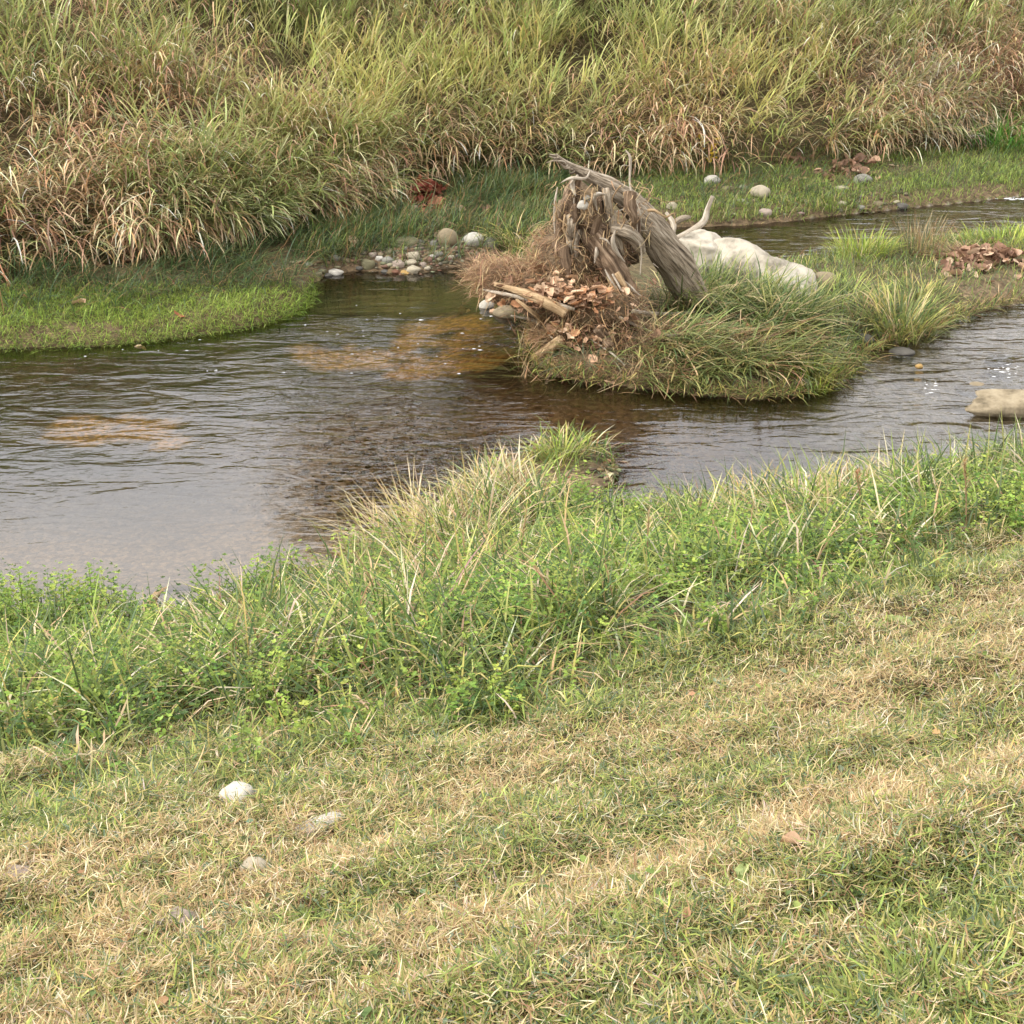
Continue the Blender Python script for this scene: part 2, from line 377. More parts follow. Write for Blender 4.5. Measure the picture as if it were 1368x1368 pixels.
# ------------------------------------------------------------------ the ground and the stream bed: one sheet out to the horizon
def axis(lo, hi, step, far):
    c = list(np.arange(lo, hi, step)); d = step
    a = [];  x = lo
    while x > -far: d *= 1.35; x -= d; a.append(x)
    b = []; x = c[-1]; d = step
    while x < far: d *= 1.35; x += d; b.append(x)
    return np.array(a[::-1] + c + b)
gx = axis(-8.5, 11, .085, 500); gy = axis(.5, 26, .085, 500)
X, Y = np.meshgrid(gx, gy); xs, ys = X.ravel(), Y.ravel()
zz = height(xs, ys)
nx, ny = len(gx), len(gy); ii = (np.arange(ny - 1)[:, None] * nx + np.arange(nx - 1)[None, :]).ravel()
GF = np.stack([ii, ii + 1, ii + nx + 1, ii + nx], 1)
dn = poly_sd(NEAR, xs, ys); df = poly_sd(FAR, xs, ys); di = poly_sd(ISL, xs, ys); dw = -np.maximum(np.maximum(dn, df), di)
gpx, gpy = proj(np.stack([xs, ys, zz], 1)); nse = fbm(xs * 1.7 + 3, ys * 1.7, 5); nse2 = fbm(xs * .8 + 31, ys * .8, 4)
soil = lin(86, 76, 54); thatch = lin(84, 74, 46); mud = lin(96, 80, 60); weed = lin(46, 42, 26); sand = lin(212, 168, 96); pale = lin(216, 198, 182); gravel = lin(150, 124, 92)
def bl(px, py, rx, ry): return np.exp(-(((gpx - px) / rx) ** 2 + ((gpy - py) / ry) ** 2))
gc = np.broadcast_to(soil, (len(xs), 3)).copy()
s_, u_ = to_su(xs, ys)
gc = mixc(gc, thatch, ((s_ < 4.6) * .8))
bed = np.broadcast_to(weed, (len(xs), 3)).copy()
bed = mixc(bed, lin(92, 78, 52), sstep(.45, .62, nse) * .8)
bed = mixc(bed, gravel, np.clip(1.3 * bl(820, 600, 190, 60) + 1.4 * bl(520, 620, 170, 80), 0, 1) * .9)
sand_m = 1.5 * bl(640, 455, 110, 36) + 1.5 * bl(165, 578, 105, 26) + .9 * bl(440, 478, 90, 26) + .6 * bl(560, 500, 60, 16)
bed = mixc(bed, sand, sstep(.55, .75, sand_m * (.1 + 1.7 * fbm(xs * 3 + 9, ys * 3, 4))))
bed = mixc(bed, pale, np.clip(1.35 * sstep(2.4, .5, dn * -1) * sstep(600, 330, gpx) + .55 * sstep(.7, .1, -dn), 0, 1) * (.45 + .55 * nse2))
bed = mixc(bed, lin(158, 150, 138), sstep(1000, 1150, gpx) * .8)
gc = mixc(gc, bed, (dw > .05) * 1.0)
edge = (np.maximum(np.maximum(dn, df), di) < .35) & (dw <= .05)
gc = mixc(gc, mud, edge * .9)
gc = mixc(gc, lin(112, 96, 74), np.clip(1.2 * bl(770, 645, 80, 30) + 1.3 * bl(1310, 385, 110, 25) * .6, 0, 1))
ground = tag(mesh_np('ground', np.stack([xs, ys, zz], 1), [GF], gc, ground_material()), kind='structure')

# water surface
wx = np.concatenate([[-150, -60, -25], np.arange(-9, 12, .15), [25, 60, 150]]); wy = np.concatenate([[-60, -20], np.arange(4, 24, .15), [40, 90]])
WX, WY = np.meshgrid(wx, wy); wxs, wys = WX.ravel(), WY.ravel()
n_x = len(wx); jj = (np.arange(len(wy) - 1)[:, None] * n_x + np.arange(n_x - 1)[None, :]).ravel()
WP = np.stack([wxs, wys, np.zeros(len(wxs))], 1); wpx, wpy = proj(WP)
calm = 1 - .8 * np.exp(-(((wpx - 240) / 300) ** 2 + ((wpy - 740) / 95) ** 2))
riff = sstep(1020, 1180, wpx) * sstep(400, 430, wpy); amp = 1.0 * calm + 1.1 * riff + .3 * np.exp(-(((wpx - 420) / 250) ** 2 + ((wpy - 580) / 70) ** 2))
amp = amp + 1.6 * np.exp(-(((wpx - 1335) / 40) ** 2 + ((wpy - 488) / 16) ** 2)) + 1.4 * np.exp(-(((wpx - 1245) / 40) ** 2 + ((wpy - 505) / 16) ** 2))
amp = amp * np.where((wpy < 420) & (wpx < 720), .35, 1.0)
keep = (to_su(wxs, wys)[0] > 4.5) & (to_su(wxs, wys)[0] < 17.5)
WF = np.stack([jj, jj + 1, jj + n_x + 1, jj + n_x], 1); WF = WF[keep[WF].any(1)]
tag(mesh_np('water', WP, [WF], np.stack([amp] * 3, 1), water_material()), kind='structure')


# ------------------------------------------------------------------ colours of the plants
G_LIME = lin(170, 182, 94); G_MID = lin(130, 144, 76); G_DEEP = lin(86, 102, 58); G_BLUE = lin(112, 128, 100); G_YEL = lin(190, 182, 106)
S_PALE = lin(228, 214, 178); S_TAN = lin(208, 186, 142); S_BRN = lin(164, 132, 96); S_DARK = lin(112, 86, 62); S_GREY = lin(200, 190, 170)

def px_curve(pts):
    a = np.array(pts, float); return lambda x: np.interp(x, a[:, 0], a[:, 1])
def gauss(px, py, spots):
    v = np.zeros(len(px))
    for (cx, cy, rx, ry, k) in spots: v += k * np.exp(-(((px - cx) / rx) ** 2 + ((py - cy) / ry) ** 2))
    return v

# ------------------------------------------------------------------ mown slope: cut stubble and hay clippings
MOW = px_curve([(-300, 1110), (0, 1075), (150, 1050), (300, 1020), (450, 985), (600, 955), (760, 930), (900, 880), (1000, 840), (1100, 800), (1200, 750), (1300, 712), (1368, 690), (1700, 600)])
def sample_near(n, s0, s1, xpad=1.35):
    # candidates over the near bank, thinned so that density per picture area is even
    s = rr(s0, s1, n); u = rr(-4.5, 8.5, n); x, y = from_su(s, u)
    ok = (np.abs(x) < .364 * np.hypot(y, 2) * xpad + .25) & (y > .9); x, y = x[ok], y[ok]
    d2 = y * y + (4 - (2.4 - .29 * to_su(x, y)[0])) ** 2
    k = RNG.random(len(x)) < np.clip(7.5 / d2, 0, 1); return x[k], y[k]
def band(px, py, pts, wd):              # raked swath across the slope
    a = np.array(pts, float); return np.exp(-((py - np.interp(px, a[:, 0], a[:, 1])) / wd) ** 2)
def hay_map(px, py):
    return np.clip(.95 * band(px, py, [(-100, 1330), (0, 1285), (200, 1225), (400, 1165), (560, 1090), (760, 1010), (1000, 965), (1200, 915), (1368, 865), (1500, 830)], 42)
                   + .5 * band(px, py, [(-100, 1190), (0, 1165), (300, 1120), (560, 1040), (760, 980), (1000, 920), (1200, 850), (1368, 800)], 26)
                   + .55 * band(px, py, [(0, 1400), (300, 1330), (600, 1240), (900, 1150), (1150, 1090), (1368, 1030)], 40), 0, 1)
LUSH = [(1280, 1290, 190, 90, .7), (1000, 1345, 130, 40, .6), (1200, 770, 160, 28, .7), (1000, 860, 190, 26, .6), (120, 1115, 190, 34, .5), (90, 1225, 110, 26, .55), (640, 1000, 160, 18, .4), (1340, 1150, 90, 40, .4), (640, 1350, 140, 26, .35), (830, 955, 120, 14, .4), (420, 1060, 120, 18, .4)]
bag = Bag()
x, y = sample_near(2700000, 1.0, 4.9); P = on_ground(x, y); px, py = proj(P)
edge_d = (py - MOW(px)) / np.clip(py - 500, 100, 900)
m = edge_d > -.10 + .12 * (fbm(x * 3, y * 3) - .5); P, px, py = P[m], px[m], py[m]; n = len(P)
hay = hay_map(px, py); lush = np.clip(gauss(px, py, LUSH), 0, 1)
su = to_su(P[:, 0], P[:, 1]); swath = fbm(su[0] * 3.4, su[1] * .45, 3); fine = fbm(P[:, 0] * 7, P[:, 1] * 7, 3)
dry = np.clip(.48 + .42 * hay - .40 * lush + .9 * (swath - .5) + 1.0 * (fine - .5), .05, .95)
isdry = RNG.random(n) < dry
up = (RNG.random(n) < .16 + .42 * lush - .10 * hay) & ~isdry
L = np.where(up, rr(.02, .055, n) * (1 + .9 * lush), rr(.018, .065, n)); W = np.where(isdry, rr(.0022, .0046, n), rr(.0026, .0060, n)) * (1 + .4 * lush)
tilt = np.where(up, rr(.05, .8, n), rr(.95, 1.75, n)); droop = np.where(up, rr(.1, 1.2, n), RNG.normal(.1, .8, n))
clump = .6 * fbm(P[:, 0] * 11 + 7, P[:, 1] * 11, 2) + .4 * fbm(P[:, 0] * 3.5 + 1, P[:, 1] * 3.5, 2)
P[:, 2] += np.where(up, -.004, rr(.0, .06, n) * np.clip(.15 + 2.6 * (clump - .32), .05, 1.7))
c_hay = pick([lin(210, 190, 142), lin(192, 168, 120), lin(168, 142, 102), S_PALE], n, [3, 4, 2.5, 1.5])
cd = pick([S_PALE, S_TAN, lin(192, 172, 122), S_BRN, lin(172, 164, 106), S_GREY], n, [2.4, 4, 4, 3, 3, 1]); cg = pick([G_LIME, G_MID, lin(146, 152, 90), G_DEEP, G_BLUE, G_YEL], n, [1.6, 4, 3.5, 2.4, 1.6, 1.5])
cd = np.where((RNG.random(n) < hay)[:, None], c_hay, cd)
c = jitter(np.where(isdry[:, None], cd, cg), n, .16)
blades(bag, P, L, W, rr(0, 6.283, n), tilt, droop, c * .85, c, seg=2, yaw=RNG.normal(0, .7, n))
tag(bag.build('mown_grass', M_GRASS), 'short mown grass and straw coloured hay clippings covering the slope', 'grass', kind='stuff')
print('mown', n)
# bigger broken leaves and loose stalks lying in the clippings
bag = Bag(); x, y = sample_near(13000, 1.0, 4.6); P = on_ground(x, y, .03); px, py = proj(P); m = py > MOW(px) + 5; P = P[m]; n = len(P)
k = n // 3
leaf_scatter(bag, P[:k], rr(.015, .038, k), rr(0, 6.28, k), rr(-.3, .5, k), rr(-.6, .6, k), jitter(pick([G_MID, G_BLUE, G_DEEP, G_DEEP, S_BRN], k), k, .15))
blades(bag, P[k:], rr(.04, .10, n - k), rr(.002, .004, n - k), rr(0, 6.28, n - k), rr(1.2, 1.65, n - k), RNG.normal(0, .35, n - k), jitter(S_TAN, n - k), jitter(S_PALE, n - k), seg=3, yaw=RNG.normal(0, .5, n - k))
tag(bag.build('hay_stalks', M_STRAW), 'loose straw stalks and torn leaves lying on the mown slope', 'hay', kind='stuff')

# ------------------------------------------------------------------ unmown fringe along the near shore
TALL = px_curve([(-300, 1040), (0, 1010), (200, 995), (300, 985), (420, 975), (560, 955), (700, 940), (820, 900), (950, 860), (1050, 832), (1150, 790), (1250, 752), (1368, 720), (1700, 590)])
def sample_strip(n):
    s = rr(2.6, 8.6, n); u = rr(-4.5, 11, n); x, y = from_su(s, u); d = poly_sd(NEAR, x, y)
    ok = (np.abs(x) < .364 * y * 1.3 + .4) & (y > 1.5) & (d > .02); x, y, d = x[ok], y[ok], d[ok]
    P = on_ground(x, y); px, py = proj(P); return P, px, py, d
DRYN = [(530, 700, 130, 60, 1.2), (640, 650, 80, 50, .8), (480, 730, 60, 40, .6), (860, 760, 40, 70, .35), (1130, 690, 70, 40, .5), (620, 830, 120, 60, .35), (1000, 720, 60, 40, .3), (720, 660, 60, 30, .5), (340, 880, 120, 50, .3)]
CLOV = [(90, 880, 170, 90, 1.1), (60, 780, 120, 40, .8), (350, 800, 110, 45, .8), (760, 740, 100, 50, .9), (900, 760, 120, 60, .9), (1040, 760, 110, 45, .9), (700, 850, 120, 45, .5), (1230, 690, 150, 40, .9), (560, 850, 130, 50, .6), (1340, 660, 80, 40, .7), (820, 820, 120, 40, .6), (560, 760, 60, 40, .4), (420, 960, 160, 40, .5), (650, 950, 120, 25, .4)]
bag = Bag(); P, px, py, d = sample_strip(290000)
g = sstep(60, -70, py - TALL(px)); clov = np.clip(gauss(px, py, CLOV), 0, 1); hump = gauss(px, py, [(560, 740, 130, 70, .38), (640, 670, 90, 60, .25), (1000, 690, 130, 50, .25), (1330, 650, 100, 50, .3), (60, 800, 90, 60, .2)])
spit = gauss(px, py, [(760, 640, 75, 26, 1.0), (755, 655, 50, 18, 1.0)])
tuft = fbm(P[:, 0] * 3.2, P[:, 1] * 3.2, 3)
m = (RNG.random(len(P)) < np.clip(.12 + .75 * g, 0, 1) * np.clip(.15 + 2.6 * (tuft - .33), .05, 1) * (1 - .45 * clov)) & (py < MOW(px) + 40) & (spit < .4)
P, px, py, d, g, hump, tuft = P[m], px[m], py[m], d[m], g[m], hump[m], tuft[m]; n = len(P)
dryp = np.clip(.25 + gauss(px, py, DRYN) * .8, 0, .92); isdry = RNG.random(n) < dryp
hgt = (.06 + .22 * g * (.1 + 1.8 * tuft) + .28 * hump * g) * np.clip(.45 + d * 1.3, .45, 1) * (1 - .25 * sstep(780, 900, px)) * (1 - .4 * sstep(480, 380, px) * sstep(1.0, .3, d))
L = hgt * rr(.7, 1.75, n); W = rr(.0055, .0125, n)
cd = pick([S_PALE, S_TAN, S_BRN, G_YEL], n, [3, 4, 1.5, 2]); cg = pick([lin(122, 138, 68), lin(84, 104, 54), lin(154, 168, 86), lin(102, 120, 80), G_YEL], n, [4, 4.4, 2.4, 1.8, 1.0])
c = jitter(np.where(isdry[:, None], cd, cg), n, .2) * .92
az = rr(0, 6.283, n)
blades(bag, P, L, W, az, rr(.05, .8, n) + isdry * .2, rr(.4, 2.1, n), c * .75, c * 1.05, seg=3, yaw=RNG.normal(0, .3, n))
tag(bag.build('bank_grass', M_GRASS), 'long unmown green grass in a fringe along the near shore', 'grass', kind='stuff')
print('strip', n)
# trailing edge of the fringe: bent and half mown blades
bag = Bag(); P, px, py, d = sample_strip(170000); q = py - TALL(px)
m = (q > -30) & (py < MOW(px) + 30); P = P[m]; n = len(P)
c = jitter(pick([G_MID, G_DEEP, G_LIME, S_TAN, G_YEL, G_BLUE], n, [4, 3, 2, 2.2, 1.6, 1.5]), n)
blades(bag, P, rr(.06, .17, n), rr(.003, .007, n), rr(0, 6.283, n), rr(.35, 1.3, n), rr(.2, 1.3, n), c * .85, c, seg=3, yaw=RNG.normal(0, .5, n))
tag(bag.build('trampled_grass', M_GRASS), 'flattened half cut grass between the tall fringe and the mown slope', 'grass', kind='stuff')
# clover and other leafy herbs
bag = Bag(); P, px, py, d = sample_strip(60000); clov = gauss(px, py, CLOV); g = sstep(90, -60, py - TALL(px))
m = (RNG.random(len(P)) < clov * .55 * (.25 + .75 * g) * (.3 + 1.4 * (fbm(P[:, 0] * 2.5, P[:, 1] * 2.5, 3) > .47)) + .010) & (py < MOW(px) + 30) & (gauss(px, py, [(765, 642, 80, 30, 1)]) < .4); P, clov, g = P[m], clov[m], g[m]; n = len(P)
H = (.06 + .20 * g) * rr(.5, 1.25, n) * (1 - .3 * sstep(780, 900, proj(P)[0])); az = rr(0, 6.28, n); ln = rr(.05, .45, n)
cs = .9 * jitter(pick([lin(142, 164, 70), lin(114, 142, 60), lin(86, 114, 52), lin(168, 182, 84)], n, [4, 3.5, 2.5, 1.8]), n, .12)
blades(bag, P, H * 1.1, .004, az, ln * .4, ln, cs * .6, cs * .8, seg=3, prof='thin')
for k in range(8):
    t = .35 + .65 * k / 7; st = P + np.stack([np.cos(az) * np.sin(ln * .7), np.sin(az) * np.sin(ln * .7), np.cos(ln * .7)], 1) * (H * 1.08 * t)[:, None]
    a = rr(0, 6.28, n); st = st + np.stack([np.cos(a), np.sin(a), 0 * a], 1) * rr(.004, .03, n)[:, None]
    sz = rr(.015, .029, n) * (1.1 - .35 * t)
    for j in (-1.15, 0, 1.15):
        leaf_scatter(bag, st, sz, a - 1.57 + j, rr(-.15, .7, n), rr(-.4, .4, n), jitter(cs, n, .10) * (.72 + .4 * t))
tag(bag.build('clover_leaves', M_LEAF), 'bright green leafy clover growing thickly in the bank fringe', 'clover', kind='stuff')
print('clover', n)

# ------------------------------------------------------------------ far bank: reed grass
def stand_px(x, y): P = on_ground(x, y); px, py = proj(P); return P, px, py
DRYF = [(90, 200, 170, 120, .75), (210, 130, 130, 60, .35), (300, 330, 200, 60, .25), (640, 190, 110, 60, .6), (930, 190, 60, 50, .55), (1000, 180, 130, 45, .35), (30, 300, 120, 60, .35), (880, 130, 90, 30, .25), (1200, 90, 90, 50, .8), (1330, 90, 70, 80, .6), (1000, 20, 100, 30, .3), (560, 40, 80, 40, .2), (430, 290, 90, 40, .2)]
YELF = [(450, 120, 170, 80, .9), (800, 100, 200, 70, .9), (1050, 100, 120, 70, .8), (950, 150, 80, 40, .6), (300, 60, 120, 40, .4), (560, 80, 150, 60, .5), (130, 40, 120, 40, .2)]
def reed_lo(u):
    s0 = 15.7 + 1.2 * np.exp(-((u - 7.8) / 2.3) ** 2) - .75 * sstep(5.6, 3.6, u); return s0
nc = 680; cu = np.concatenate([rr(-3.6, 21, 620), rr(2.5, 6.2, 60)]); cs_ = reed_lo(cu) + np.concatenate([6.6 * rr(0, 1, 620) ** 1.2, rr(-.1, .6, 60)]) + .12; ch = rr(.7, 1.25, nc)
n = 11500; ci = RNG.integers(0, nc, n); ou = RNG.normal(0, .23, n); os_ = RNG.normal(0, .20, n)
u = cu[ci] + ou; s = np.maximum(cs_[ci] + os_, reed_lo(u) - .45 + .9 * fbm(u * 1.1, u * 0 + 3.3, 3)); x, y = from_su(s, u); ch = ch[ci]
ok = (np.abs(x) < .364 * y * 1.22 + .6) & (poly_sd(FAR, x, y) > .2); x, y, s, u, ch, ou, os_ = x[ok], y[ok], s[ok], u[ok], ch[ok], ou[ok], os_[ok]
tuft = .5 * fbm(x * 1.3 + 40, y * 1.3, 3) + .25
P, px, py = stand_px(x, y); kp = (gauss(px, py, [(568, 262, 46, 26, 1), (1140, 222, 50, 20, .8)]) < .4)
x, y, s, u, ch, ou, os_, tuft, P, px, py = [v[kp] for v in (x, y, s, u, ch, ou, os_, tuft, P, px, py)]; n = len(P); vpx, vpy = proj(P + np.array([0, -.2, .5]))
dry = np.clip(.24 + gauss(vpx, vpy, DRYF) + .9 * (fbm(x * .9 + 9, y * .9, 3) - .5), .06, .92); yel = np.clip(gauss(vpx, vpy, YELF), 0, 1)
front = np.exp(-np.maximum(s - reed_lo(u), 0) / .5)
H = (.50 + .5 * tuft) * ch * rr(.75, 1.2, n) * (1 - .25 * front); H *= np.where((px > 1080) & (py < 260), .75, 1)
ox, oy = from_su(os_, ou); orad = np.hypot(ox, oy); oaz = np.arctan2(oy * .6 - .12, ox + .04)
saz = oaz + RNG.normal(0, .35, n); stl = rr(.0, .15, n) + np.clip(orad * 1.1, 0, .45) + .38 * front * rr(.4, 1.2, n); sdr = rr(.05, .45, n) + .5 * front
sdry = RNG.random(n) < dry
cgr = mixc(pick([G_MID, G_DEEP, lin(122, 134, 66), lin(108, 124, 70)], n), pick([lin(164, 168, 96), lin(178, 170, 106), lin(170, 172, 98)], n), np.clip(yel + RNG.normal(0, .2, n), 0, 1))
cst = pick([S_TAN, S_BRN, S_DARK, lin(176, 138, 100)], n, [3, 4, 1.5, 3]); cgr = mixc(cgr, np.broadcast_to(lin(168, 164, 128), cgr.shape), np.full(n, .22)); cb = jitter(np.where(sdry[:, None], cst, cgr), n, .15)  # greens washed toward grey beige: far bank haze put into the colour
bag = Bag()
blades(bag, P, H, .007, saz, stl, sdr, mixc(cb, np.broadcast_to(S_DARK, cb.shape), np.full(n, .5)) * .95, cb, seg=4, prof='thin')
def stem_pt(t):
    ph = stl + sdr * t * .5; return P + np.stack([np.cos(saz) * np.sin(ph), np.sin(saz) * np.sin(ph), np.cos(ph)], 1) * (H * t)[:, None]
NL = 9
for k in range(NL):
    t = .22 + .78 * (k + rr(0, .8, n)) / NL; t = np.minimum(t, 1); R = stem_pt(t)
    la = np.where(RNG.random(n) < .72, saz + RNG.normal(0, .8, n), RNG.normal(-.6, .8, n))
    ldry = sdry & (RNG.random(n) < .8) | (RNG.random(n) < .30 * dry * (1.5 - t))
    Lf = rr(.26, .62, n) * (1.1 - .3 * np.abs(t - .6)); Wf = rr(.012, .025, n) * np.where(ldry, .8, 1)
    ti = rr(.35, 1.0, n) + ldry * .25 - .25 * t + .35 * front; dr = rr(.2, 1.2, n) + ldry * rr(.2, 1.4, n) + .4 * front
    cl = np.where(ldry[:, None], jitter(pick([S_PALE, S_TAN, S_BRN, lin(174, 144, 116), lin(154, 122, 98), lin(128, 102, 82)], n, [1.1, 2, 3, 3.4, 2.4, 1.6]), n, .18), jitter(cb, n, .12))
    gsel = (~ldry)[:, None] & sdry[:, None]; cl = np.where(gsel, jitter(cgr, n), cl)
    tip = np.where((RNG.random(n) < .2)[:, None], mixc(cl, np.broadcast_to(S_PALE, cl.shape), np.full(n, .4)), cl * 1.05)
    blades(bag, R, Lf, Wf, la, ti, dr, np.minimum(cl * 1.2, .8), np.minimum(tip * 1.4, .85), seg=4, yaw=RNG.normal(0, .25, n))
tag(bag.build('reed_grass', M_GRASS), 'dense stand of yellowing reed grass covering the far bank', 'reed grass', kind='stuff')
print('reeds', n)
# dead stalks standing in the reeds
bag = Bag(); n = 420; u = rr(-3, 18, n); s = 16.5 + rr(0, 5, n); x, y = from_su(s, u); P = on_ground(x, y)
blades(bag, P, rr(.8, 1.5, n), .008, rr(0, 6.28, n), rr(0, .15, n), rr(0, .2, n), jitter(S_DARK, n) * .7, jitter(lin(120, 92, 74), n), seg=3, prof='thin')
n2 = n * 14; R = np.repeat(P, 14, 0) + np.stack([rr(-.06, .06, n2), rr(-.06, .06, n2), rr(.6, 1.25, n2)], 1)
blades(bag, R, rr(.02, .07, n2), .007, rr(0, 6.28, n2), rr(.3, 1.4, n2), rr(0, 1, n2), jitter(lin(132, 100, 84), n2), jitter(lin(150, 120, 100), n2), seg=2)
tag(bag.build('dead_stalks', M_STRAW), 'thin brown dead weed stalks standing among the reed grass', 'weeds', kind='stuff')
# dark sedge mat under the reeds
bag = Bag(); n = 52000; u = rr(-3.5, 21, n); s = reed_lo(u) + rr(-1.9, .6, n); x, y = from_su(s, u)
ok = (np.abs(x) < .364 * y * 1.22 + .6) & (poly_sd(FAR, x, y) > .12); x, y = x[ok], y[ok]; P, px, py = stand_px(x, y)
ok = RNG.random(len(P)) < np.clip(np.where(px < 760, 1.0, .35) * np.where(px > 1080, .4, 1), 0, 1) * (fbm(P[:, 0] * 2, P[:, 1] * 2) > .36) * (1 - .9 * np.clip(gauss(px, py, [(530, 348, 110, 20, 1.2), (620, 325, 60, 16, 1), (100, 430, 300, 36, 1), (330, 420, 90, 30, 1), (568, 274, 44, 24, 1.3)]), 0, 1)); P, px = P[ok], px[ok]; n = len(P)
c = jitter(pick([lin(74, 96, 58), lin(92, 112, 70), lin(112, 124, 74), S_BRN, lin(86, 104, 76)], n, [3, 3, 2, 1.2, 2]), n)
blades(bag, P, rr(.12, .5, n) * (.6 + .9 * fbm(P[:, 0] * 1.6, P[:, 1] * 1.6, 2)), rr(.006, .012, n), RNG.normal(-.7, .9, n), rr(.2, 1.1, n), rr(.5, 1.3, n), c * .8, c, seg=3)
tag(bag.build('sedge_mat', M_GRASS), 'dark drooping sedge at the foot of the reed grass', 'sedge', kind='stuff')

# ------------------------------------------------------------------ low grass by the water
def low_grass(name, label, n, x0, x1, y0, y1, dens, L, W, cols, wts=None, tilt=(.05, .9), droop=(.2, 1.3), azm=None, over=-.0, cat='grass', seg=3):
    x = rr(x0, x1, n); y = rr(y0, y1, n); P = on_ground(x, y); px, py = proj(P); dd = np.maximum(poly_sd(FAR, x, y), poly_sd(ISL, x, y))
    p = dens(px, py, dd, x, y); ok = (RNG.random(n) < p) & (dd > over); P = P[ok]; P[:, 2] = np.maximum(P[:, 2], -.01); k = len(P)
    c = jitter(pick(cols, k, wts), k, .15); bg_ = Bag()
    az = rr(0, 6.28, k) if azm is None else RNG.normal(azm[0], azm[1], k)
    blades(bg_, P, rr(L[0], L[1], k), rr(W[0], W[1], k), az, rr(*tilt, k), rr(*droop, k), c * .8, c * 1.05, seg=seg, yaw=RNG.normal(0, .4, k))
    print(name, k); return tag(bg_.build(name, M_GRASS), label, cat, kind='stuff')
tong = lambda px, py, d, x, y: sstep(430, 400, px) * sstep(372, 400, py + 18 * (fbm(x * 2, y * 2) - .5)) * np.clip(.4 + 1.4 * (fbm(x * 3, y * 3) - .2), 0, 1)
low_grass('shore_grass', 'vivid green low grass tongue lying on the water by the reeds', 90000, -7, -1.3, 11, 15.3, tong, (.05, .14), (.004, .008), [lin(172, 188, 92), lin(148, 172, 76), lin(130, 154, 70), G_DEEP], [3, 3.6, 2.6, 1], tilt=(.2, 1.3), azm=(-.9, 1.2), over=-.06)
fl = lambda px, py, d, x, y: sstep(820, 900, px) * sstep(190, 215, py) * np.clip(.3 + 1.5 * (fbm(x * 1.5 + 5, y * 1.5) - .25), 0, 1) * (1 - .85 * np.clip(gauss(px, py, [(1135, 230, 55, 25, 1), (985, 250, 50, 22, .8), (900, 275, 40, 16, .8)]), 0, 1))
low_grass('flat_grass', 'short green grass on the flat between far channel and reeds', 120000, 1, 11, 15.5, 22, fl, (.05, .15), (.006, .010), [lin(140, 162, 70), G_MID, G_DEEP, G_LIME], [3, 4, 2, 1.2], over=.02)
st = lambda px, py, d, x, y: sstep(390, 430, px) * sstep(760, 700, px) * sstep(395, 340, py + 0 * px) * (fbm(x * 2.5, y * 2.5) > .42) * .8 * (1 - np.clip(gauss(px, py, [(568, 270, 44, 22, 1.3), (615, 326, 60, 12, 1.0), (540, 345, 80, 14, .8)]), 0, 1))
low_grass('pebble_grass', 'dark green grass sprouting among the shore pebbles', 36000, -2.6, 1.2, 14.2, 19, st, (.10, .38), (.006, .012), [G_DEEP, G_MID, lin(92, 112, 66), G_BLUE, S_BRN, lin(140, 142, 88)], [3, 2, 3, 2, 1.5, 1.5], azm=(-.6, 1.1), over=.06)
isg = lambda px, py, d, x, y: np.clip(sstep(860, 960, px) * (1 - .9 * np.clip(gauss(px, py, [(1315, 350, 90, 18, .9), (1320, 388, 130, 12, .75)]), 0, 1)) * np.clip(.35 + 1.5 * (fbm(x * 2.2, y * 2.2) - .25), .05, 1), 0, 1)
low_grass('island_grass', 'soft green grass over the low island behind the stump', 62000, .8, 8.5, 10.8, 17.5, isg, (.06, .20), (.005, .010), [G_MID, lin(132, 152, 72), G_DEEP, G_BLUE, G_YEL, S_TAN], [4, 3, 2.5, 2, 1, .8], over=-.02)

# ------------------------------------------------------------------ stones
def stone_mat(name, rgb, k=1.0, var=.28, rough=.75):
    c = lin(*rgb) * k * .58; return noise_material(name, c * (1 - var), np.minimum(c * (1 + var * .7), .9), 9, rough, .35, detail=10, c3=c, spec=.35, fine=60)
SM = {n: stone_mat('stone_' + n, c) for n, c in dict(white=(212, 206, 192), grey=(160, 156, 144), cream=(198, 186, 160), tan=(160, 144, 114), olive=(132, 126, 94), red=(148, 112, 96), pink=(186, 168, 152), rust=(128, 88, 66), dark=(104, 100, 92), ochre=(196, 160, 96), chalk=(226, 220, 204)).items()}
SHORE = 'pebbles on the far shore'; FLAT = 'stones on the grassy flat across the channel'
LBL = dict(white='smooth white pebble', grey='plain grey pebble', cream='cream coloured pebble', tan='tan brown pebble', olive='mossy olive pebble', red='dull red pebble', pink='pale pinkish pebble', rust='rust red wet pebble', dark='dark grey wet pebble', ochre='ochre yellow pebble', chalk='chalk white pebble')
_seed = [1]
def stone(px, py, wpx, col, label, cat='stone', group=None, hr=.62, sub=3, name='stone', dr=.8, sink=.28, rz=None, amp=.16, P=None, boxy=0.0, tilt=0.0):
    p = np.array(hit(px, py + wpx * hr * .3)) if P is None else np.array(P)
    dist = np.linalg.norm(p - EYE); W = wpx * dist / FPX / 2; _seed[0] += 1
    if sub == 2: amp = .30; boxy = rr(0, .3); sub = 3
    if P is None and py < 400 and wpx < 22: sink = .42
    if P is None and py > 900: amp = max(amp, .32); boxy = max(boxy, .2)
    V, F = lump(sub, (W, W * dr, W * hr), _seed[0], amp, 1.2, boxy)
    o = mesh_np(name, V, [F], None, SM[col], True)
    if P is None and py > 900: p = p + np.array([0, 0, .008])
    o.location = p + np.array([0, 0, W * hr * (1 - 2 * sink)]); o.rotation_euler = (0, tilt, rr(-.5, .5) if rz is None else rz)
    return tag(o, label, cat, group)
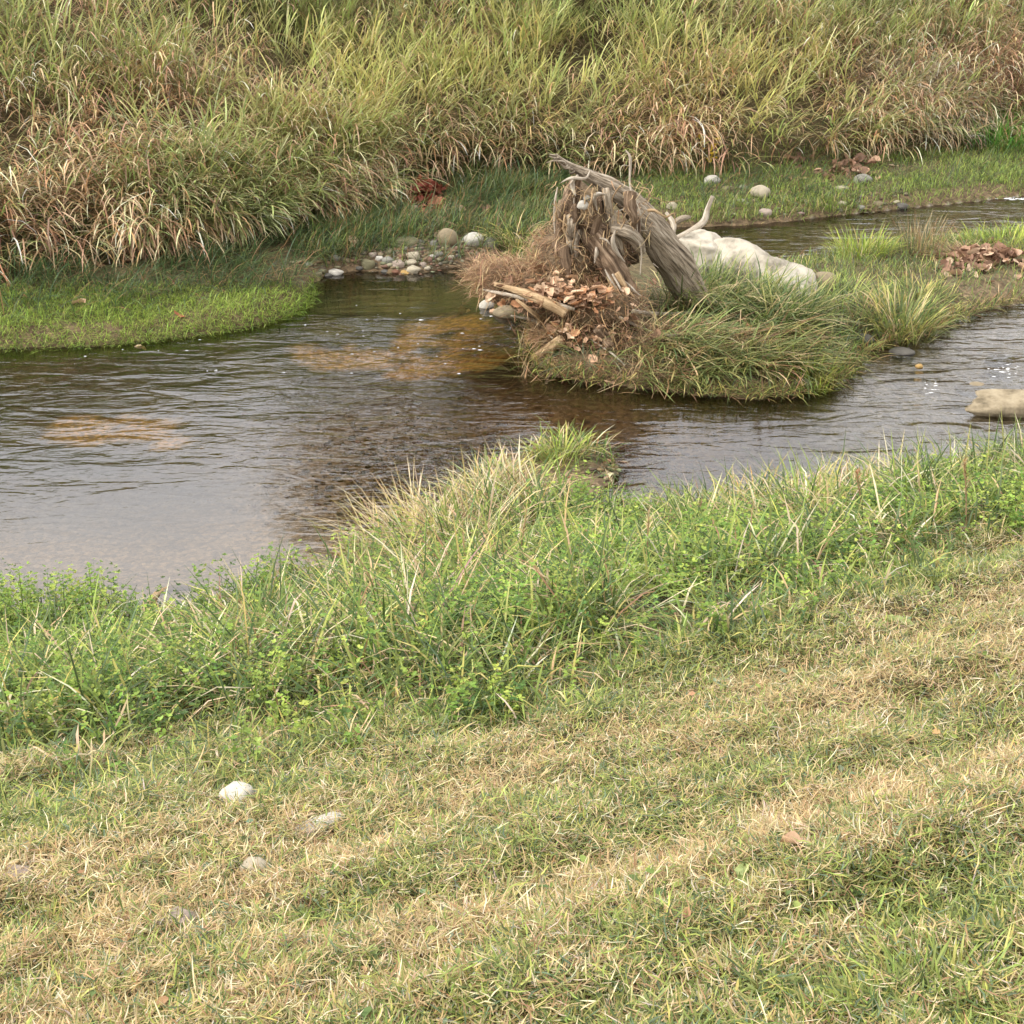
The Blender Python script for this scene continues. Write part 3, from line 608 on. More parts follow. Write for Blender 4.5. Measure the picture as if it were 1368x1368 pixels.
shore = [(448, 362, 21, 'white', .45), (492, 351, 18, 'olive', .8), (507, 344, 11, 'white', .7), (518, 346, 17, 'grey', .6), (498, 339, 10, 'pink', .7), (532, 351, 17, 'pink', .7), (537, 341, 12, 'red', .8),
         (552, 340, 18, 'cream', .7), (550, 349, 16, 'cream', .55), (552, 358, 19, 'cream', .55), (542, 363, 15, 'ochre', .6), (529, 362, 13, 'rust', .6), (565, 352, 10, 'pink', .7), (572, 345, 13, 'red', .7), (578, 342, 9, 'white', .7),
         (586, 338, 12, 'grey', .6), (580, 324, 11, 'grey', .7), (560, 305, 8, 'pink', .7), (570, 304, 8, 'white', .7), (448, 343, 15, 'grey', .5), (463, 347, 10, 'tan', .6), (431, 361, 10, 'olive', .6),
         (425, 365, 10, 'olive', .6), (438, 367, 13, 'dark', .6), (504, 327, 13, 'olive', .6), (561, 322, 11, 'grey', .6), (515, 362, 12, 'dark', .5), (588, 362, 9, 'rust', .6), (520, 336, 10, 'tan', .7), (470, 338, 11, 'tan', .6),
         (480, 357, 9, 'dark', .6), (603, 343, 10, 'cream', .6), (616, 336, 9, 'tan', .6), (540, 331, 9, 'grey', .6), (412, 352, 12, 'grey', .5), (392, 350, 10, 'tan', .5), (571, 357, 9, 'cream', .6)]
for (a, b, c, k, h) in shore: stone(a, b, c, k, ('large ' if c >= 16 else 'tiny ' if c <= 10 else 'middling ') + LBL[k] + ' at the far waterline below the reeds', 'pebble', SHORE, h, 2, 'pebble')
for (a, b, c, k) in [(470, 318, 14, 'grey'), (620, 300, 11, 'tan'), (668, 300, 12, 'grey'), (690, 318, 16, 'cream'), (588, 296, 10, 'tan'), (520, 312, 12, 'tan')]: stone(a, b, c, k, LBL[k].replace('pebble', 'stone') + (' of fair size' if c > 13 else '') + ' lying in the rough grass behind the pebbles', group='stones on the ledge behind the pebbles', hr=.6, sub=2)
stone(542, 322, 36, 'olive', 'long flat mossy stone lying behind the shore pebbles', hr=.35)
stone(598, 320, 27, 'tan', 'large round tan stone standing above the shore pebbles', hr=1.0, sink=.15)
stone(633, 321, 26, 'white', 'big smooth white stone with dark underside by the water', hr=.72, sink=.15)
stone(655, 323, 20, 'grey', 'grey stone tucked under the drooping grass tuft', hr=1.0, sink=.15)
stone(553, 277, 14, 'pink', 'pinkish stone lying beside the red leaf pile', hr=.7)
stone(951, 242, 23, 'white', 'flat white stone in grass below the yellow leaves', hr=.55, sink=.12)
stone(1015, 259, 25, 'cream', 'round cream boulder in grass at the channel edge', hr=.8, sink=.15)
stone(1022, 282, 20, 'pink', 'pinkish brown stone at the water edge under the cream boulder', hr=.65)
flat = [(992, 249, 13, 'grey'), (973, 251, 15, 'tan'), (990, 267, 11, 'white'), (1124, 251, 18, 'cream'), (1125, 271, 12, 'cream'), (1173, 271, 13, 'tan'), (1198, 269, 9, 'cream'), (1205, 274, 15, 'dark'), (868, 277, 12, 'grey'), (1150, 276, 10, 'grey'), (1085, 268, 9, 'tan'), (960, 262, 10, 'tan')]
for (a, b, c, k) in flat: stone(a, b, c, k, ('larger ' if c >= 15 else 'tiny ' if c <= 10 else 'small ') + LBL[k].replace('pebble', 'stone') + ' half hidden in the far channel grass', group=FLAT, hr=.55, sub=2)
stone(1152, 240, 24, 'grey', 'rounded grey green stone in front of the far leaf pile', hr=.7)
stone(898, 274, 15, 'cream', 'pale upright stone above the broken driftwood', hr=1.0, sink=.15)
stone(1228, 485, 11, 'ochre', 'orange wet stone poking through the riffle', hr=.7, P=(*at(1228, 490, 0)[:2], -.01), sink=.3)
stone(1205, 466, 34, 'dark', 'dark wet stone at the island tip awash in the riffle', hr=.35, P=(*at(1205, 470, 0)[:2], -.01), sink=.45)
stone(1300, 507, 46, 'tan', 'brown sunken stone just under the riffle surface', hr=.4, P=(*at(1300, 512, 0)[:2], -.06), sink=.45)
stone(1340, 470, 40, 'dark', 'mossy dark stone under the tumbling water', hr=.35, P=(*at(1335, 476, 0)[:2], -.05), sink=.45)
stone(1155, 452, 24, 'dark', 'dark stone at the foot of the tall island grass', hr=.6)
stone(1075, 505, 26, 'grey', 'flat grey stone under the hanging island grass', hr=.4, P=(*at(1072, 512, .05)[:2], .04))
stone(1100, 365, 30, 'tan', 'brown angular stone leaning on the white boulder end', hr=1.0, P=aty(1100, 388, 13.3), sink=.2, boxy=.3)
stone(650, 405, 20, 'chalk', 'bright white stone in the water under the debris', hr=.8, P=(*at(650, 410, 0)[:2], -.02), sink=.2)
stone(680, 412, 46, 'tan', 'brown mossy stone under the debris overhang', hr=.45, P=(*at(682, 420, 0)[:2], -.02), sink=.3)
# stones in the mown slope
stone(322, 1066, 46, 'chalk', 'rounded whitish stone with dry grass over its side', hr=.85, sink=.25)
stone(340, 1160, 34, 'cream', 'small pale cobble in the hay clippings', hr=.7, sink=.25)
stone(157, 1177, 12, 'cream', 'tiny cream pebble lying in the cut grass', 'pebble', hr=.8, name='pebble')
stone(238, 1230, 48, 'pink', 'crumbled half buried stone in the dry clippings', hr=.35, sink=.3, amp=.35)
stone(22, 1170, 40, 'pink', 'flat pinkish stone sunk in grass at the slope', hr=.25, sink=.3)
stone(845, 1286, 34, 'cream', 'flat whitish chip of stone in the mown grass', hr=.3, sink=.25, amp=.3)
stone(427, 1105, 66, 'chalk', 'long white stone bar tilted in the mown grass', hr=.34, dr=.36, sink=.3, rz=.42, boxy=.35, tilt=-.12)

# big pale rocks
M_CHALK = noise_material('chalk_rock', lin(84, 78, 66), lin(188, 182, 168), 3.2, .95, 1.0, detail=16, c3=lin(166, 158, 142), fine=9)
M_SANDST = noise_material('sandstone', lin(70, 62, 48), lin(160, 148, 124), 5, .95, 1.0, detail=16, c3=lin(130, 118, 96), fine=12)
def rock(name, path, radii, material, label, **kw):
    o = limb(name, path, radii, material, **kw); return tag(o, label, 'boulder')
def facet_rock(center, dims, seed, yaw, tilt=0.0, planes=15, sub=5, fine=.03):
    g = np.random.default_rng(seed); N = g.normal(0, 1, (planes, 3)); N /= np.linalg.norm(N, axis=1)[:, None]; D = g.uniform(.62, .98, planes)
    V, F = ico(sub); q = np.maximum(V @ N.T, 1e-3); r = np.minimum((D / q).min(1), 1.12)
    e = np.array([mnoise.noise(Vector(v) * 3.1 + Vector((seed, 0, 0))) * .05 + mnoise.noise(Vector(v) * 11 + Vector((seed, 5, 0))) * fine for v in V])
    W = V * (r + e)[:, None] * np.array(dims); c, s_ = math.cos(tilt), math.sin(tilt); W = np.stack([W[:, 0] * c + W[:, 2] * s_, W[:, 1], -W[:, 0] * s_ + W[:, 2] * c], 1)
    c, s_ = math.cos(yaw), math.sin(yaw); W = np.stack([W[:, 0] * c - W[:, 1] * s_, W[:, 0] * s_ + W[:, 1] * c, W[:, 2]], 1); return W + np.array(center), F
def block_rock(blocks, material, label):
    Vs, Fs, off = [], [], 0
    for (c, d, sd, yw, tl) in blocks:
        V, F = facet_rock(c, d, sd, yw, tl); Vs.append(V); Fs.append(F + off); off += len(V)
    V = np.concatenate(Vs); o0 = np.array([V[:, 0].mean(), V[:, 1].mean(), V[:, 2].min()]); o = mesh_np('boulder', V - o0, [np.concatenate(Fs)], None, material, True); o.location = o0
    return tag(o, label, 'boulder')
block_rock([(aty(935, 340, 13.75), (.36, .26, .25), 3, -.45, .18), (aty(985, 358, 13.5), (.40, .26, .24), 5, -.5, .25), (aty(1040, 378, 13.25), (.48, .27, .24), 8, -.5, .20)], M_CHALK, 'long chalk white boulder lying behind the stump grass')
block_rock([(aty(1420, 541, 10.5), (.90, .16, .135), 14, .03, .02)], M_SANDST, 'long tan log shaped rock lying in the riffle')

# ------------------------------------------------------------------ the uprooted stump
M_WOOD = noise_material('weathered_wood', lin(58, 48, 38), lin(186, 174, 156), 4.6, .9, 1.0, (1, 1, 1.8), 14, lin(146, 132, 112), fine=14, coord='grain')
M_BARK = noise_material('earthy_bark', lin(62, 48, 36), lin(164, 142, 118), 4, .95, 1.0, (1, 1, 1.6), 12, lin(112, 92, 72), fine=14, coord='grain')
M_PALE = noise_material('bleached_root', lin(126, 112, 94), lin(206, 196, 180), 5, .85, .8, (1, 1, 2), 10, lin(172, 160, 142), fine=20, coord='grain')
M_EARTH = noise_material('root_earth', lin(70, 58, 44), lin(138, 120, 96), 9, .95, 1.0, (1, 1, 1), 12, lin(104, 88, 68), fine=40)
M_STICK = noise_material('drift_stick', lin(112, 88, 62), lin(196, 170, 134), 5, .85, .8, (1, 1, 2), 10, lin(160, 134, 100), fine=18, coord='grain')
base = at(830, 410, .3)
stump = empty('tree_stump', base, 'weathered grey upturned tree stump with gnarled roots on the island', 'tree stump')
def wr(name, pts, radii, m=M_WOOD, **kw):
    P = [aty(a, b, y) for a, b, y in pts]
    if m is M_PALE:
        radii = [r * .62 for r in radii]; radii[0] *= .5; radii[-1] *= .35; kw['rough'] = .38; kw['ribs'] = .10
        P = [p if i in (0, len(P) - 1) else p + RNG.normal(0, .018, 3) for i, p in enumerate(P)]
    return limb(name, P, radii, m, stump, **kw)
wr('trunk', [(742, 207, 12.35), (752, 216, 12.38), (768, 225, 12.42), (790, 236, 12.46), (818, 252, 12.5), (845, 274, 12.55), (868, 302, 12.6), (888, 332, 12.66), (906, 362, 12.72), (925, 400, 12.8)], [.018, .028, .04, .062, .088, .115, .14, .155, .16, .15], sides=30, k=9, rough=.14, ribs=.05, seed=2, freq=5)
wr('root', [(771, 238, 12.25), (767, 252, 12.26), (762, 275, 12.28), (757, 305, 12.3), (752, 335, 12.34), (745, 375, 12.4)], [.045, .06, .09, .11, .12, .13], M_BARK, sides=22, k=8, rough=.28, ribs=.16, seed=3, freq=7)
wr('root', [(772, 234, 12.18), (771, 245, 12.17), (769, 262, 12.16)], [.035, .042, .03], M_PALE, sides=8, rough=.2, seed=31)
wr('root', [(745, 250, 12.2), (742, 270, 12.16), (740, 292, 12.14), (741, 312, 12.14)], [.012, .022, .026, .016], M_PALE, sides=7, rough=.3, seed=32)
wr('root', [(767, 264, 12.16), (767, 285, 12.14), (771, 305, 12.14)], [.012, .015, .010], M_PALE, sides=6, rough=.2, seed=33)
wr('root', [(748, 245, 12.2), (766, 242, 12.15), (782, 237, 12.2), (788, 228, 12.3)], [.012, .02, .018, .012], M_PALE, sides=6, rough=.2, seed=34)
wr('root', [(806, 262, 12.2), (796, 268, 12.15), (800, 282, 12.14), (796, 300, 12.16), (790, 322, 12.2)], [.03, .055, .04, .045, .05], M_BARK, sides=10, rough=.35, seed=5, freq=9)
wr('root', [(809, 260, 12.1), (800, 262, 12.06), (795, 270, 12.06), (798, 282, 12.08)], [.018, .03, .03, .014], M_PALE, sides=8, rough=.3, seed=35)
wr('root', [(783, 295, 12.3), (798, 318, 12.22), (814, 348, 12.12), (826, 372, 12.05), (838, 394, 11.98), (846, 412, 11.95)], [.09, .12, .12, .105, .085, .045], M_BARK, sides=24, k=8, rough=.24, ribs=.18, seed=6, freq=7)
wr('root', [(818, 306, 12.1), (836, 310, 12.06), (850, 322, 12.08), (858, 336, 12.16)], [.05, .065, .06, .04], M_WOOD, sides=14, rough=.25, ribs=.14, seed=7, freq=8)
wr('root', [(822, 308, 12.02), (819, 322, 11.98), (826, 338, 11.98), (835, 350, 12.02)], [.022, .028, .03, .018], M_PALE, sides=8, rough=.2, seed=8)
wr('root', [(801, 318, 12.04), (808, 325, 12.0), (816, 328, 11.98)], [.022, .02, .01], M_PALE, sides=6, rough=.2, seed=81)
wr('root', [(797, 330, 12.05), (798, 342, 12.0), (794, 352, 12.0)], [.03, .04, .02], M_PALE, sides=8, rough=.3, seed=82)
wr('root', [(836, 201, 12.5), (843, 215, 12.46), (843, 245, 12.4), (841, 265, 12.34), (835, 282, 12.3), (833, 296, 12.3)], [.02, .02, .018, .018, .016, .010], M_PALE, sides=6, rough=.3, seed=10)
wr('root', [(842, 222, 12.46), (831, 226, 12.42), (828, 234, 12.4)], [.008, .008, .005], M_PALE, sides=5, seed=11)
wr('root', [(836, 278, 12.3), (824, 284, 12.24), (815, 286, 12.2)], [.010, .010, .006], M_PALE, sides=5, seed=12)
wr('root', [(837, 282, 12.3), (840, 292, 12.24), (829, 300, 12.2)], [.010, .009, .006], M_PALE, sides=5, seed=13)
wr('root', [(850, 270, 12.32), (858, 284, 12.28), (857, 298, 12.26)], [.010, .014, .008], M_PALE, sides=5, rough=.3, seed=14)
wr('root', [(851, 298, 12.1), (855, 315, 12.06), (857, 340, 12.02), (855, 368, 12.0)], [.010, .014, .013, .009], M_PALE, sides=6, seed=15)
wr('root', [(843, 325, 12.2), (845, 338, 12.16)], [.012, .010], M_PALE, sides=5, seed=16)
wr('root', [(856, 308, 12.24), (866, 308, 12.2)], [.014, .012], M_PALE, sides=6, seed=17)
wr('root', [(872, 352, 12.2), (880, 358, 12.15)], [.018, .012], M_PALE, sides=6, seed=18)
for i, (a, b, c, d) in enumerate([(818, 366, 838, 402), (824, 364, 848, 398), (830, 372, 852, 392), (815, 372, 832, 404), (808, 360, 826, 388), (826, 380, 844, 408), (834, 378, 858, 396)]):
    wr('splinter', [(a, b, 11.9), ((a + c) / 2 + rr(-2, 2), (b + d) / 2 + rr(-2, 2), 11.86), (c, d, 11.84)], [.022, .02, .006], M_PALE if i % 2 == 0 else M_STICK, sides=5, rough=.3, seed=40 + i)
V, F = lump(4, (.26, .20, .40), 21, .35, 2.2, 0, .12); o = mesh_np('root_earth', V + aty(778, 308, 12.6) - base, [F], None, M_EARTH, True, stump)
V, F = lump(4, (.20, .16, .20), 22, .35, 2.2, 0, .12); o = mesh_np('root_earth', V + aty(828, 330, 12.85) - base, [F], None, M_EARTH, True, stump)
for i in range(16):
    a, b = rr(742, 850), rr(245, 330); yy = rr(12.08, 12.3); sx = rr(-9, 9); ln = rr(25, 62); r0 = rr(.018, .045)
    if a > 832 and b > 300: continue
    wr('root', [(a, b, yy), (a + sx * .5 + rr(-4, 4), b + ln * .35, yy - .05), (a + sx + rr(-5, 5), b + ln * .7, yy - .07), (a + sx * 1.6, b + ln, yy - .04)], [r0, r0 * 1.1, r0 * .75, r0 * .25], M_BARK if i % 3 else M_WOOD, sides=9, rough=.42, ribs=.15, seed=100 + i, freq=11)
for i in range(9):
    a, b = 742 + i * 3.2, 208 + i * 2.6
    wr('splinter', [(a, b, 12.33), (a - rr(2, 8), b - rr(-3, 5), 12.3), (a - rr(6, 16), b + rr(-7, 8), 12.28)], [.012, .008, .002], M_WOOD, sides=5, rough=.3, seed=140 + i)
# rootlets: fine gnarled roots hanging over the plate
RV, RF, RC, ro = [], [], [], 0
for i in range(34):
    a, b = rr(738, 868), rr(236, 340)
    if a > 838 and b > 322: continue
    yy = rr(12.02, 12.2); P = [aty(a, b, yy)]; dx = rr(-.05, .05); k = RNG.integers(3, 7)
    for j in range(k): P.append(P[-1] + np.array([dx + RNG.normal(0, .03), RNG.normal(-.004, .02), -abs(RNG.normal(.045, .03)) + (.05 if RNG.random() < .12 else 0)]))
    r0 = rr(.003, .010) if i % 5 else .016; V, f4, f3, gr = tube(P, list(np.linspace(r0, .002, len(P))), sides=5, k=3, rough=.3, seed=i, cap=False)
    RV.append(V - base); RF.append(f4 + ro); RC.append(gr); ro += len(V)
rl = mesh_np('rootlets', np.concatenate(RV), [np.concatenate(RF)], np.concatenate(RC), M_STICK, True, stump); rl['kind'] = 'stuff'
# hair roots
bag = Bag(); n = 420; a = rr(738, 872, n); b = rr(240, 372, n); R = np.array([aty(p, q, yy) for p, q, yy in zip(a, b, rr(12.05, 12.3, n))])
m = ~((a > 838) & (b > 325)); R = R[m]; n = len(R)
blades(bag, R - base, rr(.05, .22, n), rr(.004, .010, n), RNG.normal(-1.4, .9, n), rr(1.0, 2.6, n), rr(-.5, 1.0, n), jitter(S_BRN, n, .2), jitter(S_TAN, n, .2), seg=3, yaw=RNG.normal(0, .8, n), prof='thin')
hr_ = bag.build('root_hairs', M_STRAW, stump); hr_['kind'] = 'stuff'
stone(778, 270, 17, 'white', 'white pebble lodged low in the stump roots', 'pebble', name='pebble', hr=.75, P=aty(779, 274, 12.05), sink=.5)
stone(783, 263, 11, 'grey', 'small grey pebble lodged above the white one in the stump', 'pebble', name='pebble', hr=.7, P=aty(784, 265, 12.06), sink=.5)

# ------------------------------------------------------------------ flood debris caught on the stump
deb = empty('flood_debris', at(745, 440, .05), 'matted brown straw and twig heap caught against the stump', 'debris heap'); DB = np.array(deb.location)
cores = [((770, 352, 12.45), (.36, .34, .30)), ((700, 382, 12.45), (.42, .36, .17)), ((745, 395, 12.2), (.44, .36, .22)), ((668, 372, 12.6), (.26, .26, .10)), ((800, 415, 12.0), (.40, .32, .24)), ((770, 450, 11.9), (.34, .26, .17)), ((850, 462, 11.75), (.42, .26, .12)), ((940, 475, 11.75), (.5, .28, .10))]
SPV, SNV = [], []
def dhit(px, py, off=.04):
    d = ray(px, py); d = d / np.linalg.norm(d); best = None
    for (a, b, yy), dm in cores:
        k = np.array(dm) * 1.04; oc = (EYE - aty(a, b, yy)) / k; dd = d / k; A = dd @ dd; B = oc @ dd; C = oc @ oc - 1; D = B * B - A * C
        if D > 0:
            t = (-B - math.sqrt(D)) / A; best = t if best is None else min(best, t)
    p = np.array(hit(px, py)) if best is None else EYE + d * best
    return p - d * off
Vs, Fs, off = [], [], 0
for i, ((a, b, yy), dm) in enumerate(cores):
    V, F = lump(3, dm, 60 + i, .25, 1.6, 0, .1); nn = V / np.array(dm) ** 2; nn /= np.linalg.norm(nn, axis=1)[:, None]; V = V + aty(a, b, yy)
    Vs.append(V - DB); Fs.append(F + off); off += len(V); k = RNG.integers(0, len(V), int(1150 * dm[0] / .4)); k = k[(nn[k, 2] > -.35)]
    SPV.append(V[k]); SNV.append(nn[k])
mesh_np('packed_core', np.concatenate(Vs), [np.concatenate(Fs)], None, M_EARTH, True, deb)
R = np.concatenate(SPV); NN = np.concatenate(SNV); R = np.repeat(R, 3, 0) + RNG.normal(0, .03, (len(R) * 3, 3)); NN = np.repeat(NN, 3, 0)
rpx, rpy = proj(R); m = (rpx < 850) | (RNG.random(len(R)) < .35); R, NN = R[m], NN[m]; n = len(R)
oaz = np.arctan2(NN[:, 1], NN[:, 0]); az = np.where(RNG.random(n) < .5, oaz + RNG.normal(0, .6, n), RNG.normal(2.9, .7, n)); bag = Bag()
blades(bag, R - DB, rr(.07, .26, n), rr(.004, .010, n), az, rr(.8, 1.9, n), RNG.normal(.3, .6, n), jitter(pick([S_BRN, lin(146, 114, 88), S_DARK], n, [3, 3, 2.5]), n), jitter(pick([S_TAN, lin(176, 144, 114), S_BRN, S_DARK], n, [2, 3, 3, 1]), n), seg=3, yaw=RNG.normal(0, .6, n))
sm_ = bag.build('straw_mat', M_STRAW, deb); sm_['kind'] = 'stuff'
# shaggy fringe of the overhanging mat
bag = Bag(); n = 900; t = rr(0, 1, n); a = 640 + 150 * t; b = 352 + 50 * t + rr(-22, 26, n); R = np.array([aty(p, q, 12.25 + rr(-.1, .25)) for p, q in zip(a, b)])
blades(bag, R - DB, rr(.06, .2, n), rr(.004, .009, n), RNG.normal(-2.4, .8, n), rr(.7, 2.2, n), rr(.3, 1.6, n), jitter(lin(140, 108, 82), n), jitter(pick([S_TAN, lin(170, 138, 108), S_BRN, S_DARK], n), n), seg=3)
sm_ = bag.build('straw_fringe', M_STRAW, deb); sm_['kind'] = 'stuff'
bag = Bag(); n = 1000; a = rr(690, 900, n); b = 400 + 112 * rr(0, 1, n) ** .7; R = np.array([dhit(p, q, rr(0, .15)) for p, q in zip(a, b)])
blades(bag, R - DB, rr(.1, .35, n), rr(.005, .010, n), rr(0, 6.28, n), rr(.4, 2.2, n), RNG.normal(0, .3, n), jitter(pick([lin(120, 100, 74), lin(86, 70, 52), S_BRN], n), n), jitter(pick([S_TAN, S_BRN, lin(110, 92, 66)], n), n), seg=3, prof='thin', yaw=RNG.normal(0, .5, n))
sm_ = bag.build('twigs', M_STRAW, deb); sm_['kind'] = 'stuff'

def stick(pts, radii, m, label, name='driftwood_stick', cat='stick', **kw):
    return tag(limb(name, [aty(*p) if p[1] < 330 else dhit(p[0], p[1], .09 + radii[i]) for i, p in enumerate(pts)], radii, m, **kw), label, cat)
stick([(646, 387, 12.2), (690, 396, 12.1), (730, 403, 12.0), (768, 413, 11.9)], [.010, .020, .022, .016], M_PALE, 'long pale stick lying across the front of the straw heap', sides=7, rough=.25, seed=3)
stick([(662, 380, 12.25), (700, 391, 12.15), (735, 406, 12.05), (756, 420, 12.0)], [.02, .045, .05, .045], M_STICK, 'thick brown branch under the pale stick on the heap', sides=9, rough=.25, seed=4)
stick([(714, 478, 11.72), (730, 468, 11.75), (750, 455, 11.8)], [.038, .045, .05], M_STICK, 'short cut log end sticking out over the water', name='driftwood_log', cat='log', sides=10, rough=.15, seed=5)
stick([(676, 421, 12.2), (705, 426, 12.05), (722, 434, 11.95), (738, 452, 11.9)], [.010, .014, .014, .008], M_PALE, 'thin bent twig hanging above the dark water', sides=6, seed=6)
stick([(690, 400, 12.1), (715, 420, 12.0), (728, 432, 11.95)], [.014, .02, .014], M_STICK, 'short brown stick slanting down under the pale stick', sides=6, seed=7)
stick([(846, 416, 11.8), (880, 419, 11.75), (915, 418, 11.75), (935, 415, 11.8)], [.02, .018, .015, .010], M_PALE, 'bleached root lying flat to the right of the leaf litter', sides=6, seed=8)
stick([(828, 424, 11.75), (860, 440, 11.65), (890, 448, 11.6), (925, 446, 11.6)], [.012, .018, .016, .010], M_PALE, 'curved pale root over the flattened sedge', sides=6, seed=9)
stick([(798, 438, 11.85), (808, 452, 11.8), (816, 464, 11.75)], [.05, .045, .04], M_BARK, 'stubby dark root end under the leaf litter', sides=8, rough=.25, seed=10)
stick([(786, 452, 11.75), (815, 470, 11.65), (835, 488, 11.55)], [.008, .010, .007], M_PALE, 'thin pale twig slanting down into the sedge', sides=5, seed=11)
stick([(952, 262, 14.0), (945, 280, 14.0), (940, 296, 13.95), (922, 310, 13.9), (900, 320, 13.85), (880, 322, 13.8)], [.018, .026, .034, .032, .028, .02], M_PALE, 'bleached forked driftwood branch behind the white boulder', name='driftwood_branch', cat='branch', sides=9, rough=.25, seed=12)
stick([(890, 284, 14.2), (900, 300, 14.1), (897, 318, 14.0)], [.015, .03, .025], M_PALE, 'short grey snag upright beside the stump trunk', sides=7, seed=13)
stick([(897, 300, 14.3), (912, 292, 14.35), (922, 290, 14.4)], [.03, .035, .02], M_WOOD, 'grey driftwood stub lying near the pale upright stone', sides=7, seed=14)
q = [hit(180, 850), hit(205, 815), hit(232, 800), hit(262, 797)]
q = [tuple(np.array(v) + np.array([0, 0, dz])) for v, dz in zip(q, (.03, .075, .07, .06))]
tag(limb('driftwood_branch', q, [.012, .02, .024, .022], M_STICK, sides=9, rough=.3, seed=15), 'knobbly brown branch lying in the near shore grass', 'branch')

# ------------------------------------------------------------------ fallen leaves
def leaf_mesh(i, rgb):
    nu, nv = 5, 4; V = []; C = []
    for a in range(nu + 1):
        t = a / nu; wd = (math.sin(math.pi * min(t * .94 + .06, 1)) ** .7) * .36 * (1 + .25 * math.sin(t * 14 + i))
        for b in range(nv + 1):
            s = b / nv * 2 - 1; z = .22 * (s * s) * (.6 + .5 * math.sin(i + 2 * t)) + .16 * math.sin(3.1 * t + i) + .05 * math.sin(9 * t + 7 * s + i)
            V.append((s * wd, t - .5, z)); C.append(lin(*rgb) * (1 + .12 * math.sin(5 * t + 3 * s + i) - .25 * (abs(s) < .1)))
    F = [(a * (nv + 1) + b, a * (nv + 1) + b + 1, (a + 1) * (nv + 1) + b + 1, (a + 1) * (nv + 1) + b) for a in range(nu) for b in range(nv)]
    o = mesh_np('leaf', np.array(V), [np.array(F)], np.array(C), M_STRAW); me = o.data; bpy.data.objects.remove(o); return me
LEAVES = {k: [leaf_mesh(i * 3 + j, c) for i, c in enumerate(cs) for j in range(3)] for k, cs in dict(
    brown=[(204, 170, 138), (184, 148, 118), (220, 190, 158), (160, 128, 102), (128, 98, 76), (196, 146, 108)], red=[(150, 84, 66), (168, 100, 76), (132, 72, 58), (184, 124, 96)], buff=[(186, 152, 126), (168, 134, 110), (146, 114, 94), (206, 178, 150), (118, 92, 74)]).items()}
def leaf_pile(px, py, rx, ry, n, kind, size, label, yfix=None, lift=.0, pts=None):
    c = np.array(hit(px, py)) if yfix is None else aty(px, py, yfix); root = empty('leaf_pile', c, label, 'leaf pile')
    for i in range(n):
        r = min(abs(RNG.normal(0, .62)) + .05, 1.7); a = rr(0, 6.28); x = px + rx * r * math.cos(a); y = py + ry * r * math.sin(a)
        p = np.array(hit(x, y)) + [0, 0, lift * (1 - r) * RNG.random() + .01] if yfix is None else dhit(x, y, rr(.05, .16))
        o = bpy.data.objects.new('leaf', LEAVES[kind][RNG.integers(len(LEAVES[kind]))]); COL.objects.link(o); o.parent = root
        o.location = p - c; o.rotation_euler = (rr(-.7, .9), rr(-.7, .7), rr(0, 6.28)); s = size * rr(.65, 1.25); o.scale = (s * rr(.6, 1.5), s, s * rr(.4, 1.2))
leaf_pile(755, 394, 88, 30, 200, 'brown', .095, 'heap of curled orange brown leaves lodged in front of the stump', 11.88)
leaf_pile(785, 455, 62, 34, 90, 'brown', .085, 'dull leaves packed under the orange leaf heap at the stump', 11.8)
leaf_pile(568, 266, 34, 16, 110, 'red', .16, 'pile of dark red leaves below the far reeds', lift=.24)
leaf_pile(1140, 226, 42, 18, 60, 'buff', .15, 'pinkish brown leaf pile on the grassy flat across the channel', lift=.18)
leaf_pile(1060, 217, 16, 8, 12, 'buff', .13, 'small cluster of brown leaves in the far flat grass', lift=.05)
leaf_pile(1318, 352, 90, 20, 190, 'buff', .115, 'wide drift of pinkish brown leaves on the muddy island end', lift=.18)
leaf_pile(950, 440, 60, 12, 22, 'brown', .09, 'few brown leaves scattered on the flattened sedge', 11.8)
leaf_pile(560, 300, 120, 26, 26, 'buff', .12, 'loose brown leaves strewn over the ledge above the pebbles', lift=.05)
leaf_pile(1085, 235, 110, 18, 26, 'buff', .12, 'strewn brown leaves along the far grassy flat', lift=.05)
def single_leaf(px, py, size, kind, k, label, rot=(.1, .15, 1.3), lift=.03):
    o = bpy.data.objects.new('fallen_leaf', LEAVES[kind][k]); COL.objects.link(o); o.location = np.array(hit(px, py)) + [0, 0, lift]; o.scale = (size,) * 3; o.rotation_euler = rot; tag(o, label, 'leaf')
single_leaf(1060, 1146, .075, 'brown', 0, 'orange brown leaf lying alone on the mown slope', (.3, .2, 1.5))
single_leaf(105, 410, .14, 'brown', 1, 'brown leaf lying on the vivid green grass tongue')
single_leaf(240, 424, .11, 'red', 4, 'reddish brown leaf near the tip of the grass tongue')
single_leaf(188, 470, .10, 'brown', 6, 'tan leaf floating just off the grass tongue', (0, 0, 1.5), .02)
single_leaf(170, 352, .14, 'buff', 2, 'buff leaf caught under the drooping reeds')
single_leaf(132, 355, .17, 'brown', 4, 'large brown leaf at the foot of the reeds')
single_leaf(470, 328, .15, 'brown', 7, 'brown leaf standing behind the mossy pebbles', (1.0, .2, .4), .05)

